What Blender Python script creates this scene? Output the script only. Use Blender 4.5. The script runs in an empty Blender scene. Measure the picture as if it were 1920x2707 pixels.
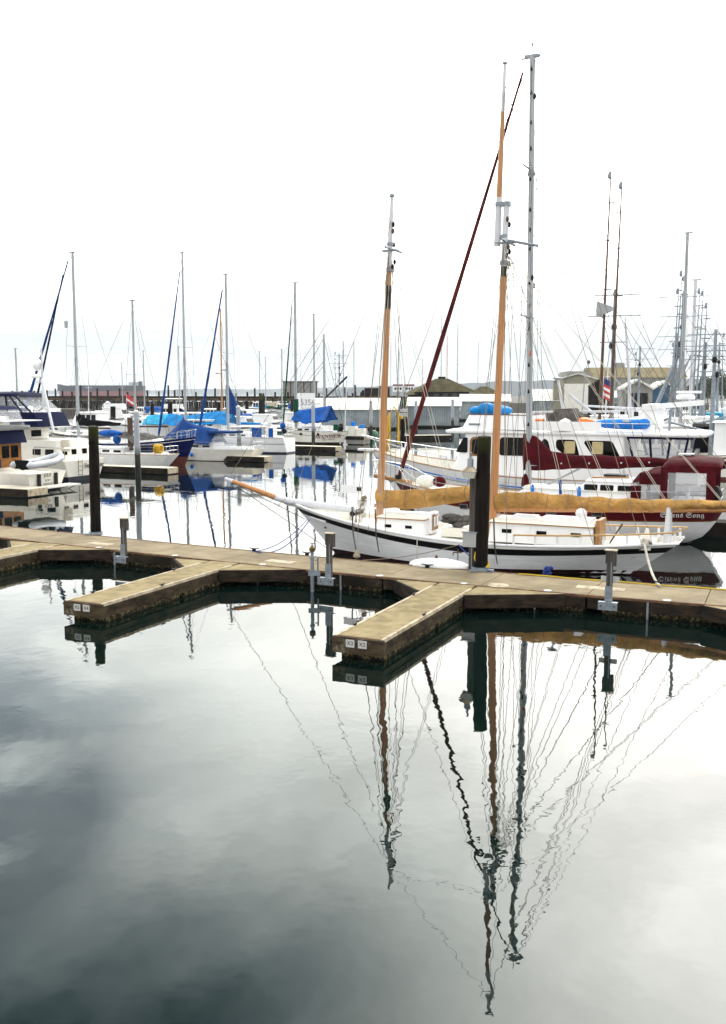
import bpy, math, random
from mathutils import Vector, Matrix
rnd = random.Random(7)
S = bpy.context.scene
COL = S.collection
R = math.radians
# ------------------------------------------------------------------ camera
FPX, CX, CY = 2707*35/36, 960.0, 1353.5
PITCH = math.atan((CY-1037)/FPX)
CAMH = 6.0
cam_d = bpy.data.cameras.new('camera'); cam = bpy.data.objects.new('camera', cam_d); COL.objects.link(cam)
cam_d.sensor_fit = 'VERTICAL'; cam_d.sensor_height = 36; cam_d.lens = 35
cam_d.clip_start = .1; cam_d.clip_end = 40000
cam.location = (0, 0, CAMH); cam.rotation_euler = (math.pi/2-PITCH, 0, 0)
S.camera = cam

def ray(px, py):
    a = (px-CX)/FPX; b = -(py-CY)/FPX
    return (a, math.cos(PITCH)+b*math.sin(PITCH), -math.sin(PITCH)+b*math.cos(PITCH))
def at(px, py, z=0.0):
    """point of the level plane z that the photograph shows at a pixel"""
    d = ray(px, py); t = (z-CAMH)/d[2]
    return Vector((d[0]*t, d[1]*t, z))
def atY(px, py, Y):
    d = ray(px, py); t = Y/d[1]
    return Vector((d[0]*t, Y, CAMH+d[2]*t))

# ------------------------------------------------------------------ mesh helper
class MB:
    def __init__(s): s.v = []; s.f = []; s.m = []; s.mi = 0
    def add(s, vs, fs):
        o = len(s.v); s.v += [tuple(p) for p in vs]
        for f in fs: s.f.append(tuple(i+o for i in f)); s.m.append(s.mi)
        return s
    def box(s, x0, x1, y0, y1, z0, z1, rot=None):
        vs = [Vector((x, y, z)) for z in (z0, z1) for x, y in ((x0, y0), (x1, y0), (x1, y1), (x0, y1))]
        if rot:
            c = Vector(((x0+x1)/2, (y0+y1)/2, (z0+z1)/2)); vs = [c+rot@(p-c) for p in vs]
        return s.add(vs, [(0, 3, 2, 1), (4, 5, 6, 7), (0, 1, 5, 4), (1, 2, 6, 5), (2, 3, 7, 6), (3, 0, 4, 7)])
    def loft(s, rings, cap=True, closed=True):
        n = len(rings[0]); vs = [p for r in rings for p in r]; fs = []
        for k in range(len(rings)-1):
            for i in range(n if closed else n-1):
                j = (i+1) % n
                fs.append((k*n+i, k*n+j, (k+1)*n+j, (k+1)*n+i))
        if cap and closed:
            fs.append(tuple(range(n-1, -1, -1))); fs.append(tuple((len(rings)-1)*n+i for i in range(n)))
        return s.add(vs, fs)
    def tube(s, pts, r, n=6, sq=None):
        pts = [Vector(p) for p in pts]
        if len(pts) < 2: return s
        rs = r if isinstance(r, (list, tuple)) else [r]*len(pts)
        rings = []
        for k, p in enumerate(pts):
            d = (pts[min(k+1, len(pts)-1)]-pts[max(k-1, 0)])
            if d.length < 1e-9: d = Vector((0, 0, 1))
            d.normalize()
            ref = Vector((0, 0, 1)) if abs(d.z) < .9 else Vector((1, 0, 0))
            u = d.cross(ref).normalized(); w = u.cross(d).normalized()
            rings.append([p+rs[k]*(math.cos(2*math.pi*i/n+.4)*u+math.sin(2*math.pi*i/n+.4)*w) for i in range(n)])
        return s.loft(rings)
    def lathe(s, prof, c=(0, 0, 0), n=14):
        return s.loft([[(c[0]+r*math.cos(2*math.pi*i/n), c[1]+r*math.sin(2*math.pi*i/n), c[2]+z) for i in range(n)] for r, z in prof])
    def prism(s, poly, f0, f1):
        """poly of 2-D points mapped to 3-D by f0 (one face) and f1 (the other)"""
        return s.loft([[f0(*p) for p in poly], [f1(*p) for p in poly]])
    def blob(s, c, r, nu=10, nv=7):
        return s.loft([[(c[0]+r[0]*math.cos(2*math.pi*i/nu)*math.sin(math.pi*(k+.02)/(nv+.04)), c[1]+r[1]*math.sin(2*math.pi*i/nu)*math.sin(math.pi*(k+.02)/(nv+.04)),
                         c[2]-r[2]*math.cos(math.pi*(k+.02)/(nv+.04))) for i in range(nu)] for k in range(nv+1)])
    def build(s, name, mat, parent=None, smooth=False, mats=None, fix=True):
        me = bpy.data.meshes.new(name); me.from_pydata(s.v, [], s.f)
        for m in (mats or [mat]): me.materials.append(m if not isinstance(m, str) else MT[m])
        if mats: me.polygons.foreach_set('material_index', s.m)
        if fix:
            import bmesh
            b = bmesh.new(); b.from_mesh(me); bmesh.ops.recalc_face_normals(b, faces=b.faces); b.to_mesh(me); b.free()
        if smooth:
            me.polygons.foreach_set('use_smooth', [True]*len(me.polygons))
            if smooth != 'all': me.set_sharp_from_angle(angle=R(38))
        me.update()
        o = bpy.data.objects.new(name, me); COL.objects.link(o)
        if parent is not None: o.parent = parent
        return o

def thing(name, label, cat, loc=(0, 0, 0), rz=0.0, group=None):
    o = bpy.data.objects.new(name, None); COL.objects.link(o); o.empty_display_size = .3
    o.location = loc; o.rotation_euler = (0, 0, rz)
    return tag(o, label, cat, group)
def tag(o, label, cat, group=None):
    o['label'] = label; o['category'] = cat
    if group: o['group'] = group
    return o
def struct(o, kind='structure'):
    o['kind'] = kind; return o
def copy_tree(o, parent=None):
    c = o.copy(); COL.objects.link(c)
    if parent is not None: c.parent = parent
    for ch in list(o.children): copy_tree(ch, c)
    return c
def pl(T, px, py, yo=0.0):
    """local (x, z) on a boat's lengthwise plane at local y = yo seen at a pixel"""
    a = T.rotation_euler.z; h = Vector((math.cos(a), math.sin(a))); n = Vector((-h.y, h.x))
    o = Vector(T.location[:2])+n*yo; d = ray(px, py); d2 = Vector(d[:2])
    t = o.dot(n)/d2.dot(n); p = d2*t
    return (p-o).dot(h), CAMH+d[2]*t
def lettering(txt, size, loc, mat, parent, rot=None, name='lettering'):
    cu = bpy.data.curves.new('lettering', 'FONT'); cu.body = txt; cu.size = size; cu.extrude = .004; cu.align_x = 'CENTER'; cu.align_y = 'CENTER'
    t = bpy.data.objects.new('lettering_source', cu); COL.objects.link(t)
    bpy.context.view_layer.update()
    me = bpy.data.meshes.new_from_object(t.evaluated_get(bpy.context.evaluated_depsgraph_get()))
    bpy.data.objects.remove(t); bpy.data.curves.remove(cu)
    me.materials.clear(); me.materials.append(MT[mat])
    o = bpy.data.objects.new(name, me); COL.objects.link(o); o.parent = parent; o.location = loc
    if rot is not None: o.rotation_euler = rot.to_euler() if isinstance(rot, Matrix) else rot
    return o

# ------------------------------------------------------------------ materials
MT = {}
def mat(name, col, rough=.5, metal=0, var=.12, scale=2.5, bump=0, bscale=30, stretch=(1, 1, 1), col2=None, lo=.4, hi=.65, detail=6, coord='Object', spec=.5, trans=0, alpha=1, bdist=.02):
    m = bpy.data.materials.new(name); m.use_nodes = True; nt = m.node_tree; N = nt.nodes; L = nt.links
    b = N['Principled BSDF']; b.inputs['Roughness'].default_value = rough; b.inputs['Metallic'].default_value = metal
    b.inputs['Specular IOR Level'].default_value = spec
    tc = N.new('ShaderNodeTexCoord'); mp = N.new('ShaderNodeMapping'); mp.inputs['Scale'].default_value = stretch
    L.new(tc.outputs[coord], mp.inputs[0])
    nz = N.new('ShaderNodeTexNoise'); nz.inputs['Scale'].default_value = scale; nz.inputs['Detail'].default_value = detail; nz.inputs['Roughness'].default_value = .62
    L.new(mp.outputs[0], nz.inputs['Vector'])
    cr = N.new('ShaderNodeValToRGB'); e = cr.color_ramp.elements
    e[0].position = lo; e[1].position = hi
    c2 = col2 or tuple(c*(1-var*2) for c in col)
    e[0].color = (*c2, 1); e[1].color = (*col, 1)
    L.new(nz.outputs[0], cr.inputs[0]); L.new(cr.outputs[0], b.inputs['Base Color'])
    if bump:
        n2 = N.new('ShaderNodeTexNoise'); n2.inputs['Scale'].default_value = bscale; n2.inputs['Detail'].default_value = 4; L.new(mp.outputs[0], n2.inputs['Vector'])
        bp = N.new('ShaderNodeBump'); bp.inputs['Strength'].default_value = bump; bp.inputs['Distance'].default_value = bdist
        L.new(n2.outputs[0], bp.inputs['Height']); L.new(bp.outputs[0], b.inputs['Normal'])
    if alpha < 1: b.inputs['Alpha'].default_value = alpha
    MT[name] = m
    return m
def zramp(name, stops, noise=.5, nscale=3, edge=.25):
    """adds a height-banded second colour (tide marks, growth) to a material: stops = [(z, colour)] from low to high, edges broken by noise"""
    m = MT[name]; nt = m.node_tree; N = nt.nodes; L = nt.links; b = N['Principled BSDF']
    src = b.inputs['Base Color'].links[0].from_socket
    tc = N.new('ShaderNodeTexCoord'); sp = N.new('ShaderNodeSeparateXYZ'); L.new(tc.outputs['Object'], sp.inputs[0])
    nz = N.new('ShaderNodeTexNoise'); nz.inputs['Scale'].default_value = nscale; nz.inputs['Detail'].default_value = 6; L.new(tc.outputs['Object'], nz.inputs['Vector'])
    for z, col, up in stops:
        a = N.new('ShaderNodeMath'); a.operation = 'MULTIPLY_ADD'; L.new(nz.outputs[0], a.inputs[0]); a.inputs[1].default_value = noise*2; a.inputs[2].default_value = -noise
        s = N.new('ShaderNodeMath'); s.operation = 'ADD'; L.new(sp.outputs[2], s.inputs[0]); L.new(a.outputs[0], s.inputs[1])
        mr = N.new('ShaderNodeMapRange'); L.new(s.outputs[0], mr.inputs[0])
        if up: mr.inputs[1].default_value = z-edge; mr.inputs[2].default_value = z+edge
        else: mr.inputs[1].default_value = z+edge; mr.inputs[2].default_value = z-edge
        mx = N.new('ShaderNodeMix'); mx.data_type = 'RGBA'; L.new(mr.outputs[0], mx.inputs[0]); L.new(src, mx.inputs[6]); mx.inputs[7].default_value = (*col, 1)
        src = mx.outputs[2]
    L.new(src, b.inputs['Base Color'])
def wave(name, scale, direction, amount, strength=.4, distort=.4, dist=.02):
    """planking or corrugation: a banded bump with a slight colour line"""
    m = MT[name]; nt = m.node_tree; N = nt.nodes; L = nt.links; b = N['Principled BSDF']
    src = b.inputs['Base Color'].links[0].from_socket
    tc = N.new('ShaderNodeTexCoord'); w = N.new('ShaderNodeTexWave'); w.bands_direction = direction; w.wave_profile = 'SAW' if direction == 'Z' else 'SIN'
    w.inputs['Scale'].default_value = scale; w.inputs['Distortion'].default_value = distort; w.inputs['Detail'].default_value = 1
    L.new(tc.outputs['Object'], w.inputs[0])
    mr = N.new('ShaderNodeMapRange'); L.new(w.outputs['Fac'], mr.inputs[0]); mr.inputs[1].default_value = 0; mr.inputs[2].default_value = .18; mr.inputs[3].default_value = amount; mr.inputs[4].default_value = 0
    mx = N.new('ShaderNodeMix'); mx.data_type = 'RGBA'; mx.blend_type = 'MULTIPLY'; L.new(mr.outputs[0], mx.inputs[0]); L.new(src, mx.inputs[6]); mx.inputs[7].default_value = (.45, .45, .45, 1)
    L.new(mx.outputs[2], b.inputs['Base Color'])
    bp = N.new('ShaderNodeBump'); bp.inputs['Strength'].default_value = strength; bp.inputs['Distance'].default_value = dist
    L.new(w.outputs['Fac'], bp.inputs['Height']); L.new(bp.outputs[0], b.inputs['Normal'])

mat('gel_white', (.86, .86, .87), .28, var=.04, scale=1.2)
mat('gel_warm', (.83, .80, .72), .3, var=.05, scale=1.2)
mat('gel_cream', (.70, .62, .47), .35, var=.05)
mat('gel_grey', (0.36, 0.37, 0.38), .4, var=.06)
mat('plank_white', (.87, .87, .89), .42, var=.05, scale=2, stretch=(.6, .6, 4)); wave('plank_white', 1.35, 'Z', .22, .25, .15)
mat('deck_white', (.80, .77, .70), .6, var=.06, scale=4)
mat('deck_beige', (.66, .60, .48), .7, var=.08, scale=4)
mat('stripe_black', (0.004, 0.004, 0.005), .35, var=.1, spec=0.2)
mat('boot_dark', (0.02, 0.005, 0.005), .5, var=.2, spec=0.2)
mat('boot_red', (.16, .035, .025), .5, var=.2)
mat('boot_navy', (.01, .014, .03), .4, var=.2)
mat('burgundy_paint', (0.085, 0.003, 0.009), .3, var=.12, spec=0.3)
mat('burgundy_cloth', (.08, .003, .008), .8, var=.22, scale=1.6, bump=.6, bscale=2.6, bdist=.08, spec=.12)
mat('burgundy_furl', (0.12, 0.018, 0.018), .8, var=.3, scale=3, stretch=(1, 1, .4), spec=0.12)
mat('navy_cloth', (0.003, 0.007, 0.045), .8, var=.2, bump=.15, bscale=10, spec=0.12)
mat('navy_paint', (0.003, 0.006, 0.075), .2, var=.12, spec=0.25)
mat('blue_tarp', (0.004, 0.10, 0.44), .55, var=.22, scale=1.4, bump=.35, bscale=6, spec=0.12)
mat('deep_tarp', (0.002, 0.052, 0.24), .6, var=.2, scale=1.2, bump=.35, bscale=5, spec=0.12)
mat('sky_tarp', (0.006, 0.24, 0.62), .5, var=.2, scale=1.4, bump=.35, bscale=6, spec=0.12)
mat('cyan_tarp', (0.03, 0.42, 0.72), .5, var=.2, scale=1.4, bump=.35, bscale=6, spec=0.12)
mat('kayak_blue', (0.002, 0.19, 0.66), .3, var=.06, spec=0.3)
mat('green_cloth', (0.003, 0.085, 0.045), .8, var=.2, spec=0.12)
mat('black_cloth', (0.006, 0.006, 0.008), .85, var=.2, bump=.2, bscale=8, spec=0.08)
mat('grey_cloth', (0.15, 0.135, 0.125), .85, var=.3, scale=3, bump=.3, bscale=8, spec=0.12)
mat('beige_cloth', (.62, .55, .42), .85, var=.15)
mat('tan_cloth', (.55, .305, .095), .85, var=.2, scale=1.3, bump=1, bscale=3.6, bdist=.24, spec=.1)
mat('orange_spar', (0.56, 0.25, 0.085), .35, var=.16, scale=3, stretch=(9, 9, .35), detail=8)
mat('spar_white', (.62, .63, .66), .35, var=.06)
mat('spar_dark', (0.03, 0.034, 0.034), .6, var=.2, spec=0.2)
mat('alloy', (.36, .385, .40), .42, .25, var=.08, stretch=(2, 2, .4))
mat('steel', (.55, .56, .57), .25, .8, var=.08)
mat('galv', (0.28, 0.32, 0.36), .5, .5, var=.15, scale=6)
mat('rope_tan', (.26, .20, .14), .9, var=.15)
mat('rope_white', (.62, .58, .50), .9, var=.15)
mat('rope_dark', (.06, .05, .045), .9, var=.15)
mat('rope_blue', (.01, .035, .22), .9, var=.15)
mat('rope_yellow', (.62, .42, .02), .7, var=.1)
mat('wire', (.10, .085, .075), .6, .2, var=.1)
mat('teak', (.40, .20, .06), .45, var=.18, scale=3, stretch=(.4, 4, 4))
mat('varnish', (.27, .105, .014), .25, var=.18, scale=3)
mat('teak_dark', (0.1, 0.042, 0.018), .5, var=.2, scale=3)
mat('rail_gold', (.52, .32, .11), .4, var=.1, scale=3)
mat('glass_dark', (0.004, 0.0045, 0.005), .06, var=.1, spec=.08)
mat('glass_grey', (0.03, 0.035, 0.04), .08, var=.2, spec=0.35)
mat('curtain', (.52, .42, .22), .8, var=.1)
mat('plastic_black', (0.005, 0.005, 0.006), .4, var=.1, spec=0.2)
mat('orange', (.75, .18, .01), .5, var=.1)
mat('yellow', (.75, .45, .01), .5, var=.1)
mat('red', (.55, .02, .025), .5, var=.1)
mat('brass', (.17, .11, .035), .5, .3, var=.2)
mat('flag_blue', (.02, .03, .16), .7, var=.1)
mat('flag_white', (.75, .75, .75), .7, var=.05)
mat('green_paint', (.01, .16, .08), .5, var=.1)
mat('lettering_dark', (0.008, 0.006, 0.005), .5, var=.1)
mat('lettering_white', (.75, .73, .70), .5, var=.05)
mat('lettering_red', (.16, .02, .02), .5, var=.05)
mat('lettering_brown', (.22, .12, .04), .5, var=.05)
mat('vinyl', (.75, .78, .82), .12, var=.06, scale=.8, spec=.9, alpha=.24, bump=.5, bscale=2.5, bdist=.05)
mat('inflatable', (.48, .50, .53), .5, var=.06)
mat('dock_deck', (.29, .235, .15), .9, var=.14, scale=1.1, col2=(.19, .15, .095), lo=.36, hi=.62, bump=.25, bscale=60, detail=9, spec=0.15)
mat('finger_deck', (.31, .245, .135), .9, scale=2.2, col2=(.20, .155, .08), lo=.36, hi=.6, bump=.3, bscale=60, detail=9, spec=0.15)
mat('dock_rim', (.22, .125, .07), .8, scale=3, col2=(.10, .055, .035), stretch=(1, 1, 1), bump=.2, spec=0.15)
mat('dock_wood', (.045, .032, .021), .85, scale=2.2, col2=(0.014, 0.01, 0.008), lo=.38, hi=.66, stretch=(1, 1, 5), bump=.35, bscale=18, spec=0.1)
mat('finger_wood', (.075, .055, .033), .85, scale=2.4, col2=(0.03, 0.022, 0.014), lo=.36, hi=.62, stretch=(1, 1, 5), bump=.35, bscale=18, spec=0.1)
mat('float_concrete', (0.27, 0.215, 0.1), .9, scale=14, col2=(.012, .011, .008), lo=.46, hi=.66, bump=.6, bscale=30, spec=0.1)
zramp('float_concrete', [(.04, (.006, .007, .005), False)], .12, 4, .05)
mat('edge_white', (.50, .43, .32), .8, scale=4, col2=(.27, .21, .14), lo=.34, hi=.56, spec=.1)
mat('plate_white', (.55, .55, .52), .5, var=.05)
mat('pile_wood', (.014, .010, .0075), .85, scale=2.5, col2=(0.005, 0.0035, 0.003), stretch=(5, 5, .5), bump=.5, bscale=9, spec=0.1)
zramp('pile_wood', [(4.35, (.030, .036, .008), True), (.9, (.004, .004, .004), False)], .7, 2.2, .35)
mat('pile_steel', (.40, .43, .47), .55, .2, scale=2, col2=(.30, .33, .37), stretch=(2, 2, .4))
zramp('pile_steel', [(1.9, (.016, .015, .006), False), (.9, (.005, .004, .003), False)], .5, 2, .3)
mat('post_wood', (.105, .095, .085), .85, scale=2.5, col2=(0.05, 0.044, 0.038), stretch=(6, 6, .4), bump=.3, bscale=10, spec=0.15)
mat('barrier_wood', (.026, .017, .012), .9, scale=.35, col2=(0.01, 0.007, 0.005), stretch=(1, 1, .25), bump=.5, bscale=2, spec=0.1)
mat('barrier_cap', (.13, .09, .05), .9, scale=.6, col2=(.035, .024, .014), bump=.3, bscale=2, spec=0.1)
mat('roof_metal', (0.72, 0.71, 0.67), .5, scale=.25, col2=(0.6, 0.58, 0.5), stretch=(1, 1, 1), lo=.35, hi=.6); wave('roof_metal', .55, 'X', .12, .25, 0)
mat('roof_stained', (0.7, 0.68, 0.6), .6, scale=.5, col2=(0.42, 0.36, 0.2), stretch=(1, .25, 1), lo=0.3, hi=0.46); wave('roof_stained', .55, 'X', .12, .25, 0)
mat('wall_metal', (.33, .37, .39), .6, scale=.4, col2=(.20, .235, .25), spec=.15); wave('wall_metal', .8, 'X', .35, .5, 0, .05)
mat('wall_blue', (.02, .10, .20), .6, scale=.4)
mat('wall_tan', (.28, .26, .19), .7, scale=.3, var=.06)
mat('wall_grey', (.27, .265, .245), .7, scale=.2, var=.06)
mat('roof_yellow', (.21, .17, .08), .8, scale=.2, col2=(.17, .14, .07), spec=.1)
mat('roof_moss', (0.1, 0.09, 0.04), .9, scale=.6, col2=(.06, .05, .03), spec=0.1)
mat('timber_dark', (0.018, 0.013, 0.01), .8, scale=1, spec=0.1)
mat('hill_forest', (0.018, 0.032, 0.036), 1, scale=.006, col2=(0.01, 0.018, 0.022), detail=10, spec=0)
mat('tree_leaf', (.045, .065, .022), .9, scale=.5, col2=(.018, .03, .012))
mat('bush_leaf', (.085, .13, .025), .9, scale=.5, col2=(.035, .06, .012))
mat('bark', (.06, .045, .03), .9)
mat('ship_hull', (.006, .011, .028), .6, scale=.02)
mat('ship_red', (.22, .04, .05), .6, scale=.02)
mat('ship_grey', (.45, .47, .50), .6, scale=.05)
mat('asphalt', (.10, .095, .085), .9, scale=.1)

def stains(name, col, scale, lo, hi, amt, off=3.0, stretch=(1, 1, 1)):
    m = MT[name]; nt = m.node_tree; N = nt.nodes; L = nt.links; b = N['Principled BSDF']; src = b.inputs['Base Color'].links[0].from_socket
    tc = N.new('ShaderNodeTexCoord'); mp = N.new('ShaderNodeMapping'); mp.inputs['Location'].default_value = (off, off*.7, 0); mp.inputs['Scale'].default_value = stretch; L.new(tc.outputs['Object'], mp.inputs[0])
    nz = N.new('ShaderNodeTexNoise'); nz.inputs['Scale'].default_value = scale; nz.inputs['Detail'].default_value = 7; nz.inputs['Roughness'].default_value = .65; L.new(mp.outputs[0], nz.inputs['Vector'])
    mr = N.new('ShaderNodeMapRange'); L.new(nz.outputs[0], mr.inputs[0]); mr.inputs[1].default_value = lo; mr.inputs[2].default_value = hi; mr.inputs[3].default_value = 0; mr.inputs[4].default_value = amt
    mx = N.new('ShaderNodeMix'); mx.data_type = 'RGBA'; L.new(mr.outputs[0], mx.inputs[0]); L.new(src, mx.inputs[6]); mx.inputs[7].default_value = (*col, 1); L.new(mx.outputs[2], b.inputs['Base Color'])
stains('dock_deck', (.13, .10, .065), .45, .50, .70, .6); stains('dock_deck', (.28, .23, .14), .8, .56, .74, .7, 11); stains('dock_deck', (.20, .095, .03), .55, .62, .74, .75, 23); stains('dock_deck', (.05, .045, .03), 22, .60, .72, .55, 5)
stains('dock_deck', (.62, .60, .52), 9, .70, .76, .6, 31); stains('finger_deck', (.62, .60, .52), 9, .71, .77, .6, 31); stains('finger_deck', (.12, .092, .05), .8, .52, .70, .5); stains('finger_deck', (.05, .045, .025), 24, .60, .72, .5, 5)
stains('dock_wood', (.26, .21, .15), 1.6, .62, .70, .6, 7); stains('dock_wood', (.010, .008, .006), .9, .48, .6, .85, 17)
stains('finger_wood', (.36, .30, .21), 1.4, .60, .72, .6, 7); stains('finger_wood', (.012, .010, .006), 1.1, .52, .62, .8, 17)
stains('plank_white', (.40, .29, .18), 1.0, .60, .74, .35, 9, (5, 5, .45)); stains('gel_warm', (.40, .33, .22), 1.0, .62, .76, .3, 9, (4, 4, .4)); stains('gel_white', (.45, .42, .36), 1.0, .62, .76, .22, 9, (4, 4, .4)); stains('plank_white', (.62, .60, .55), .8, .58, .8, .35); stains('gel_warm', (.55, .50, .40), .7, .58, .85, .4); stains('gel_white', (.62, .61, .57), .6, .6, .85, .35)

# water
def water_material():
    m = bpy.data.materials.new('harbour_water'); m.use_nodes = True; nt = m.node_tree; N = nt.nodes; L = nt.links
    b = N['Principled BSDF']; b.inputs['Base Color'].default_value = (.0016, .0068, .0056, 1); b.inputs['Roughness'].default_value = .012
    b.inputs['IOR'].default_value = 1.45
    tc = N.new('ShaderNodeTexCoord')
    def noise(scale, detail, stretch, rough=.5):
        mp = N.new('ShaderNodeMapping'); mp.inputs['Scale'].default_value = stretch; L.new(tc.outputs['Object'], mp.inputs[0])
        n = N.new('ShaderNodeTexNoise'); n.inputs['Scale'].default_value = scale; n.inputs['Detail'].default_value = detail; n.inputs['Roughness'].default_value = rough
        L.new(mp.outputs[0], n.inputs['Vector']); return n
    n1 = noise(1.7, 2, (1, .8, 1)); n2 = noise(.35, 1.5, (1, .7, 1)); n3 = noise(5.5, 2, (.7, 1, 1))
    # calm and ruffled patches
    npz = noise(.11, 2, (1, 1, 1)); mr = N.new('ShaderNodeMapRange'); L.new(npz.outputs[0], mr.inputs[0]); mr.inputs[1].default_value = .38; mr.inputs[2].default_value = .66; mr.inputs[3].default_value = .3; mr.inputs[4].default_value = 1.6
    def mad(a, k, c=None):
        x = N.new('ShaderNodeMath'); x.operation = 'MULTIPLY_ADD'; L.new(a, x.inputs[0]); x.inputs[1].default_value = k
        if c is None: x.inputs[2].default_value = 0
        else: L.new(c, x.inputs[2])
        return x.outputs[0]
    h = mad(n3.outputs[0], .00045, mad(n1.outputs[0], .0034))
    mm = N.new('ShaderNodeMath'); mm.operation = 'MULTIPLY'; L.new(h, mm.inputs[0]); L.new(mr.outputs[0], mm.inputs[1])
    h = mad(n2.outputs[0], .008, mm.outputs[0])
    bp = N.new('ShaderNodeBump'); bp.inputs['Strength'].default_value = 1; bp.inputs['Distance'].default_value = 1; L.new(h, bp.inputs['Height']); L.new(bp.outputs[0], b.inputs['Normal'])
    MT['water'] = m
water_material()
# ------------------------------------------------------------------ sky and light
SUN_AZ, SUN_EL = R(14), R(44)     # azimuth to the right of the view, elevation
def make_world():
    w = bpy.data.worlds.new('World'); S.world = w; w.use_nodes = True; nt = w.node_tree; N = nt.nodes; L = nt.links
    bg = N['Background']; bg.inputs[1].default_value = .10
    sky = N.new('ShaderNodeTexSky'); sky.sky_type = 'NISHITA'; sky.sun_disc = False; sky.sun_elevation = SUN_EL; sky.sun_rotation = SUN_AZ
    tc = N.new('ShaderNodeTexCoord'); sp = N.new('ShaderNodeSeparateXYZ'); L.new(tc.outputs['Generated'], sp.inputs[0])
    def math_(op, a, b=None, c=None, clamp=False):
        x = N.new('ShaderNodeMath'); x.operation = op; x.use_clamp = clamp
        for i, v in enumerate((a, b, c)):
            if v is None: continue
            if isinstance(v, (int, float)): x.inputs[i].default_value = v
            else: L.new(v, x.inputs[i])
        return x.outputs[0]
    z = math_('MAXIMUM', sp.outputs[2], 0.0)
    zz = math_('ADD', z, .10)
    cb = N.new('ShaderNodeCombineXYZ'); L.new(math_('DIVIDE', sp.outputs[0], zz), cb.inputs[0]); L.new(math_('DIVIDE', sp.outputs[1], zz), cb.inputs[1])
    def noise(scale, detail, off, rough=.55, dist=0):
        mp = N.new('ShaderNodeMapping'); mp.inputs['Location'].default_value = off; L.new(cb.outputs[0], mp.inputs[0])
        n = N.new('ShaderNodeTexNoise'); n.inputs['Scale'].default_value = scale; n.inputs['Detail'].default_value = detail; n.inputs['Roughness'].default_value = rough; n.inputs['Distortion'].default_value = dist
        L.new(mp.outputs[0], n.inputs['Vector']); return n.outputs[0]
    def rng(v, a, b, c, d, smooth=True):
        x = N.new('ShaderNodeMapRange'); x.interpolation_type = 'SMOOTHSTEP' if smooth else 'LINEAR'; L.new(v, x.inputs[0])
        for i, q in enumerate((a, b, c, d)): x.inputs[i+1].default_value = q
        return x.outputs[0]
    def lobe(az, el, k):
        d = (math.sin(R(az))*math.cos(R(el)), math.cos(R(az))*math.cos(R(el)), math.sin(R(el)))
        x = N.new('ShaderNodeVectorMath'); x.operation = 'DOT_PRODUCT'; L.new(tc.outputs['Generated'], x.inputs[0]); x.inputs[1].default_value = d
        return math_('POWER', math_('MAXIMUM', x.outputs['Value'], 0.0), k)
    big = noise(.85, 5, (3.1, 1.7, 0), .55, .4)
    fine = noise(2.3, 6, (9.2, 4.4, 0), .6, .6)
    band = noise(.42, 4, (1.4, 7.3, 0), .6)
    # brightness of the overcast: pale at the horizon, brighter higher up and towards the hidden sun
    zr = sp.outputs[2]
    fr = math_('ADD', math_('ADD', math_('ADD', rng(zr, .035, .15, LOW, 3.7), rng(zr, .19, .34, 0.0, 3.0)), rng(zr, .42, .58, 0.0, -2.0)), math_('MULTIPLY', lobe(24, 35, 40), SKYG))
    front = rng(sp.outputs[1], -.05, .62, 0.0, 1.0)
    back = rng(zr, 0.0, .5, BACK0, BACK1)
    lum = math_('ADD', math_('MULTIPLY', fr, front), math_('MULTIPLY', back, math_('SUBTRACT', 1.0, front)))
    hi_ = rng(z, .26, .40, .12, 1.0)
    lum = math_('MULTIPLY', lum, math_('ADD', 1.0, math_('MULTIPLY', hi_, rng(big, .30, .66, -.34, .18))))
    lum = math_('MULTIPLY', lum, rng(fine, .3, .7, .90, 1.07))
    # thick dark bank high to one side, broken by the clouds
    dark = math_('MULTIPLY', lobe(-31, 40, 13), rng(noise(1.0, 5, (5.5, 2.2, 0), .58, .7), .25, .62, 1.0, .42))
    lum = math_('MULTIPLY', lum, math_('SUBTRACT', 1.0, math_('MINIMUM', math_('MULTIPLY', dark, DARKB), .93)))
    # low grey streaks near the horizon
    lowm = math_('MULTIPLY', rng(z, .006, .03, 0.0, 1.0), rng(z, .05, .13, 1.0, 0.0))
    lum = math_('MULTIPLY', lum, math_('SUBTRACT', 1.0, math_('MULTIPLY', lowm, rng(band, .42, .60, .22, 0.0))))
    col = N.new('ShaderNodeMix'); col.data_type = 'RGBA'; L.new(rng(lum, .4, 3.5, 0.0, 1.0, False), col.inputs[0])
    col.inputs[6].default_value = (.945, .972, 1.0, 1); col.inputs[7].default_value = (1.0, .987, .925, 1)
    tint = N.new('ShaderNodeMix'); tint.data_type = 'RGBA'; tint.blend_type = 'MULTIPLY'; L.new(math_('MINIMUM', math_('MULTIPLY', dark, 1.6), 1.0), tint.inputs[0]); L.new(col.outputs[2], tint.inputs[6]); tint.inputs[7].default_value = (.66, .93, 1.0, 1)
    cl = N.new('ShaderNodeVectorMath'); cl.operation = 'SCALE'; L.new(tint.outputs[2], cl.inputs[0]); L.new(math_('MULTIPLY', lum, 10.0), cl.inputs['Scale'])
    # thin gaps where the clear sky shows
    gap = math_('MULTIPLY', math_('MINIMUM', math_('MULTIPLY', lobe(-21, 22, 160), 1.3), .72), rng(noise(1.6, 5, (2.5, 8.8, 0), .5, .5), .34, .52, 0.0, 1.0))
    mx = N.new('ShaderNodeMix'); mx.data_type = 'RGBA'; L.new(gap, mx.inputs[0]); L.new(cl.outputs[0], mx.inputs[6]); L.new(sky.outputs[0], mx.inputs[7])
    L.new(mx.outputs[2], bg.inputs[0])
LOW, BACK0, BACK1, SKYG, DARKB = 1.06, 2.3, 1.7, 6.0, 2.0
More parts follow.
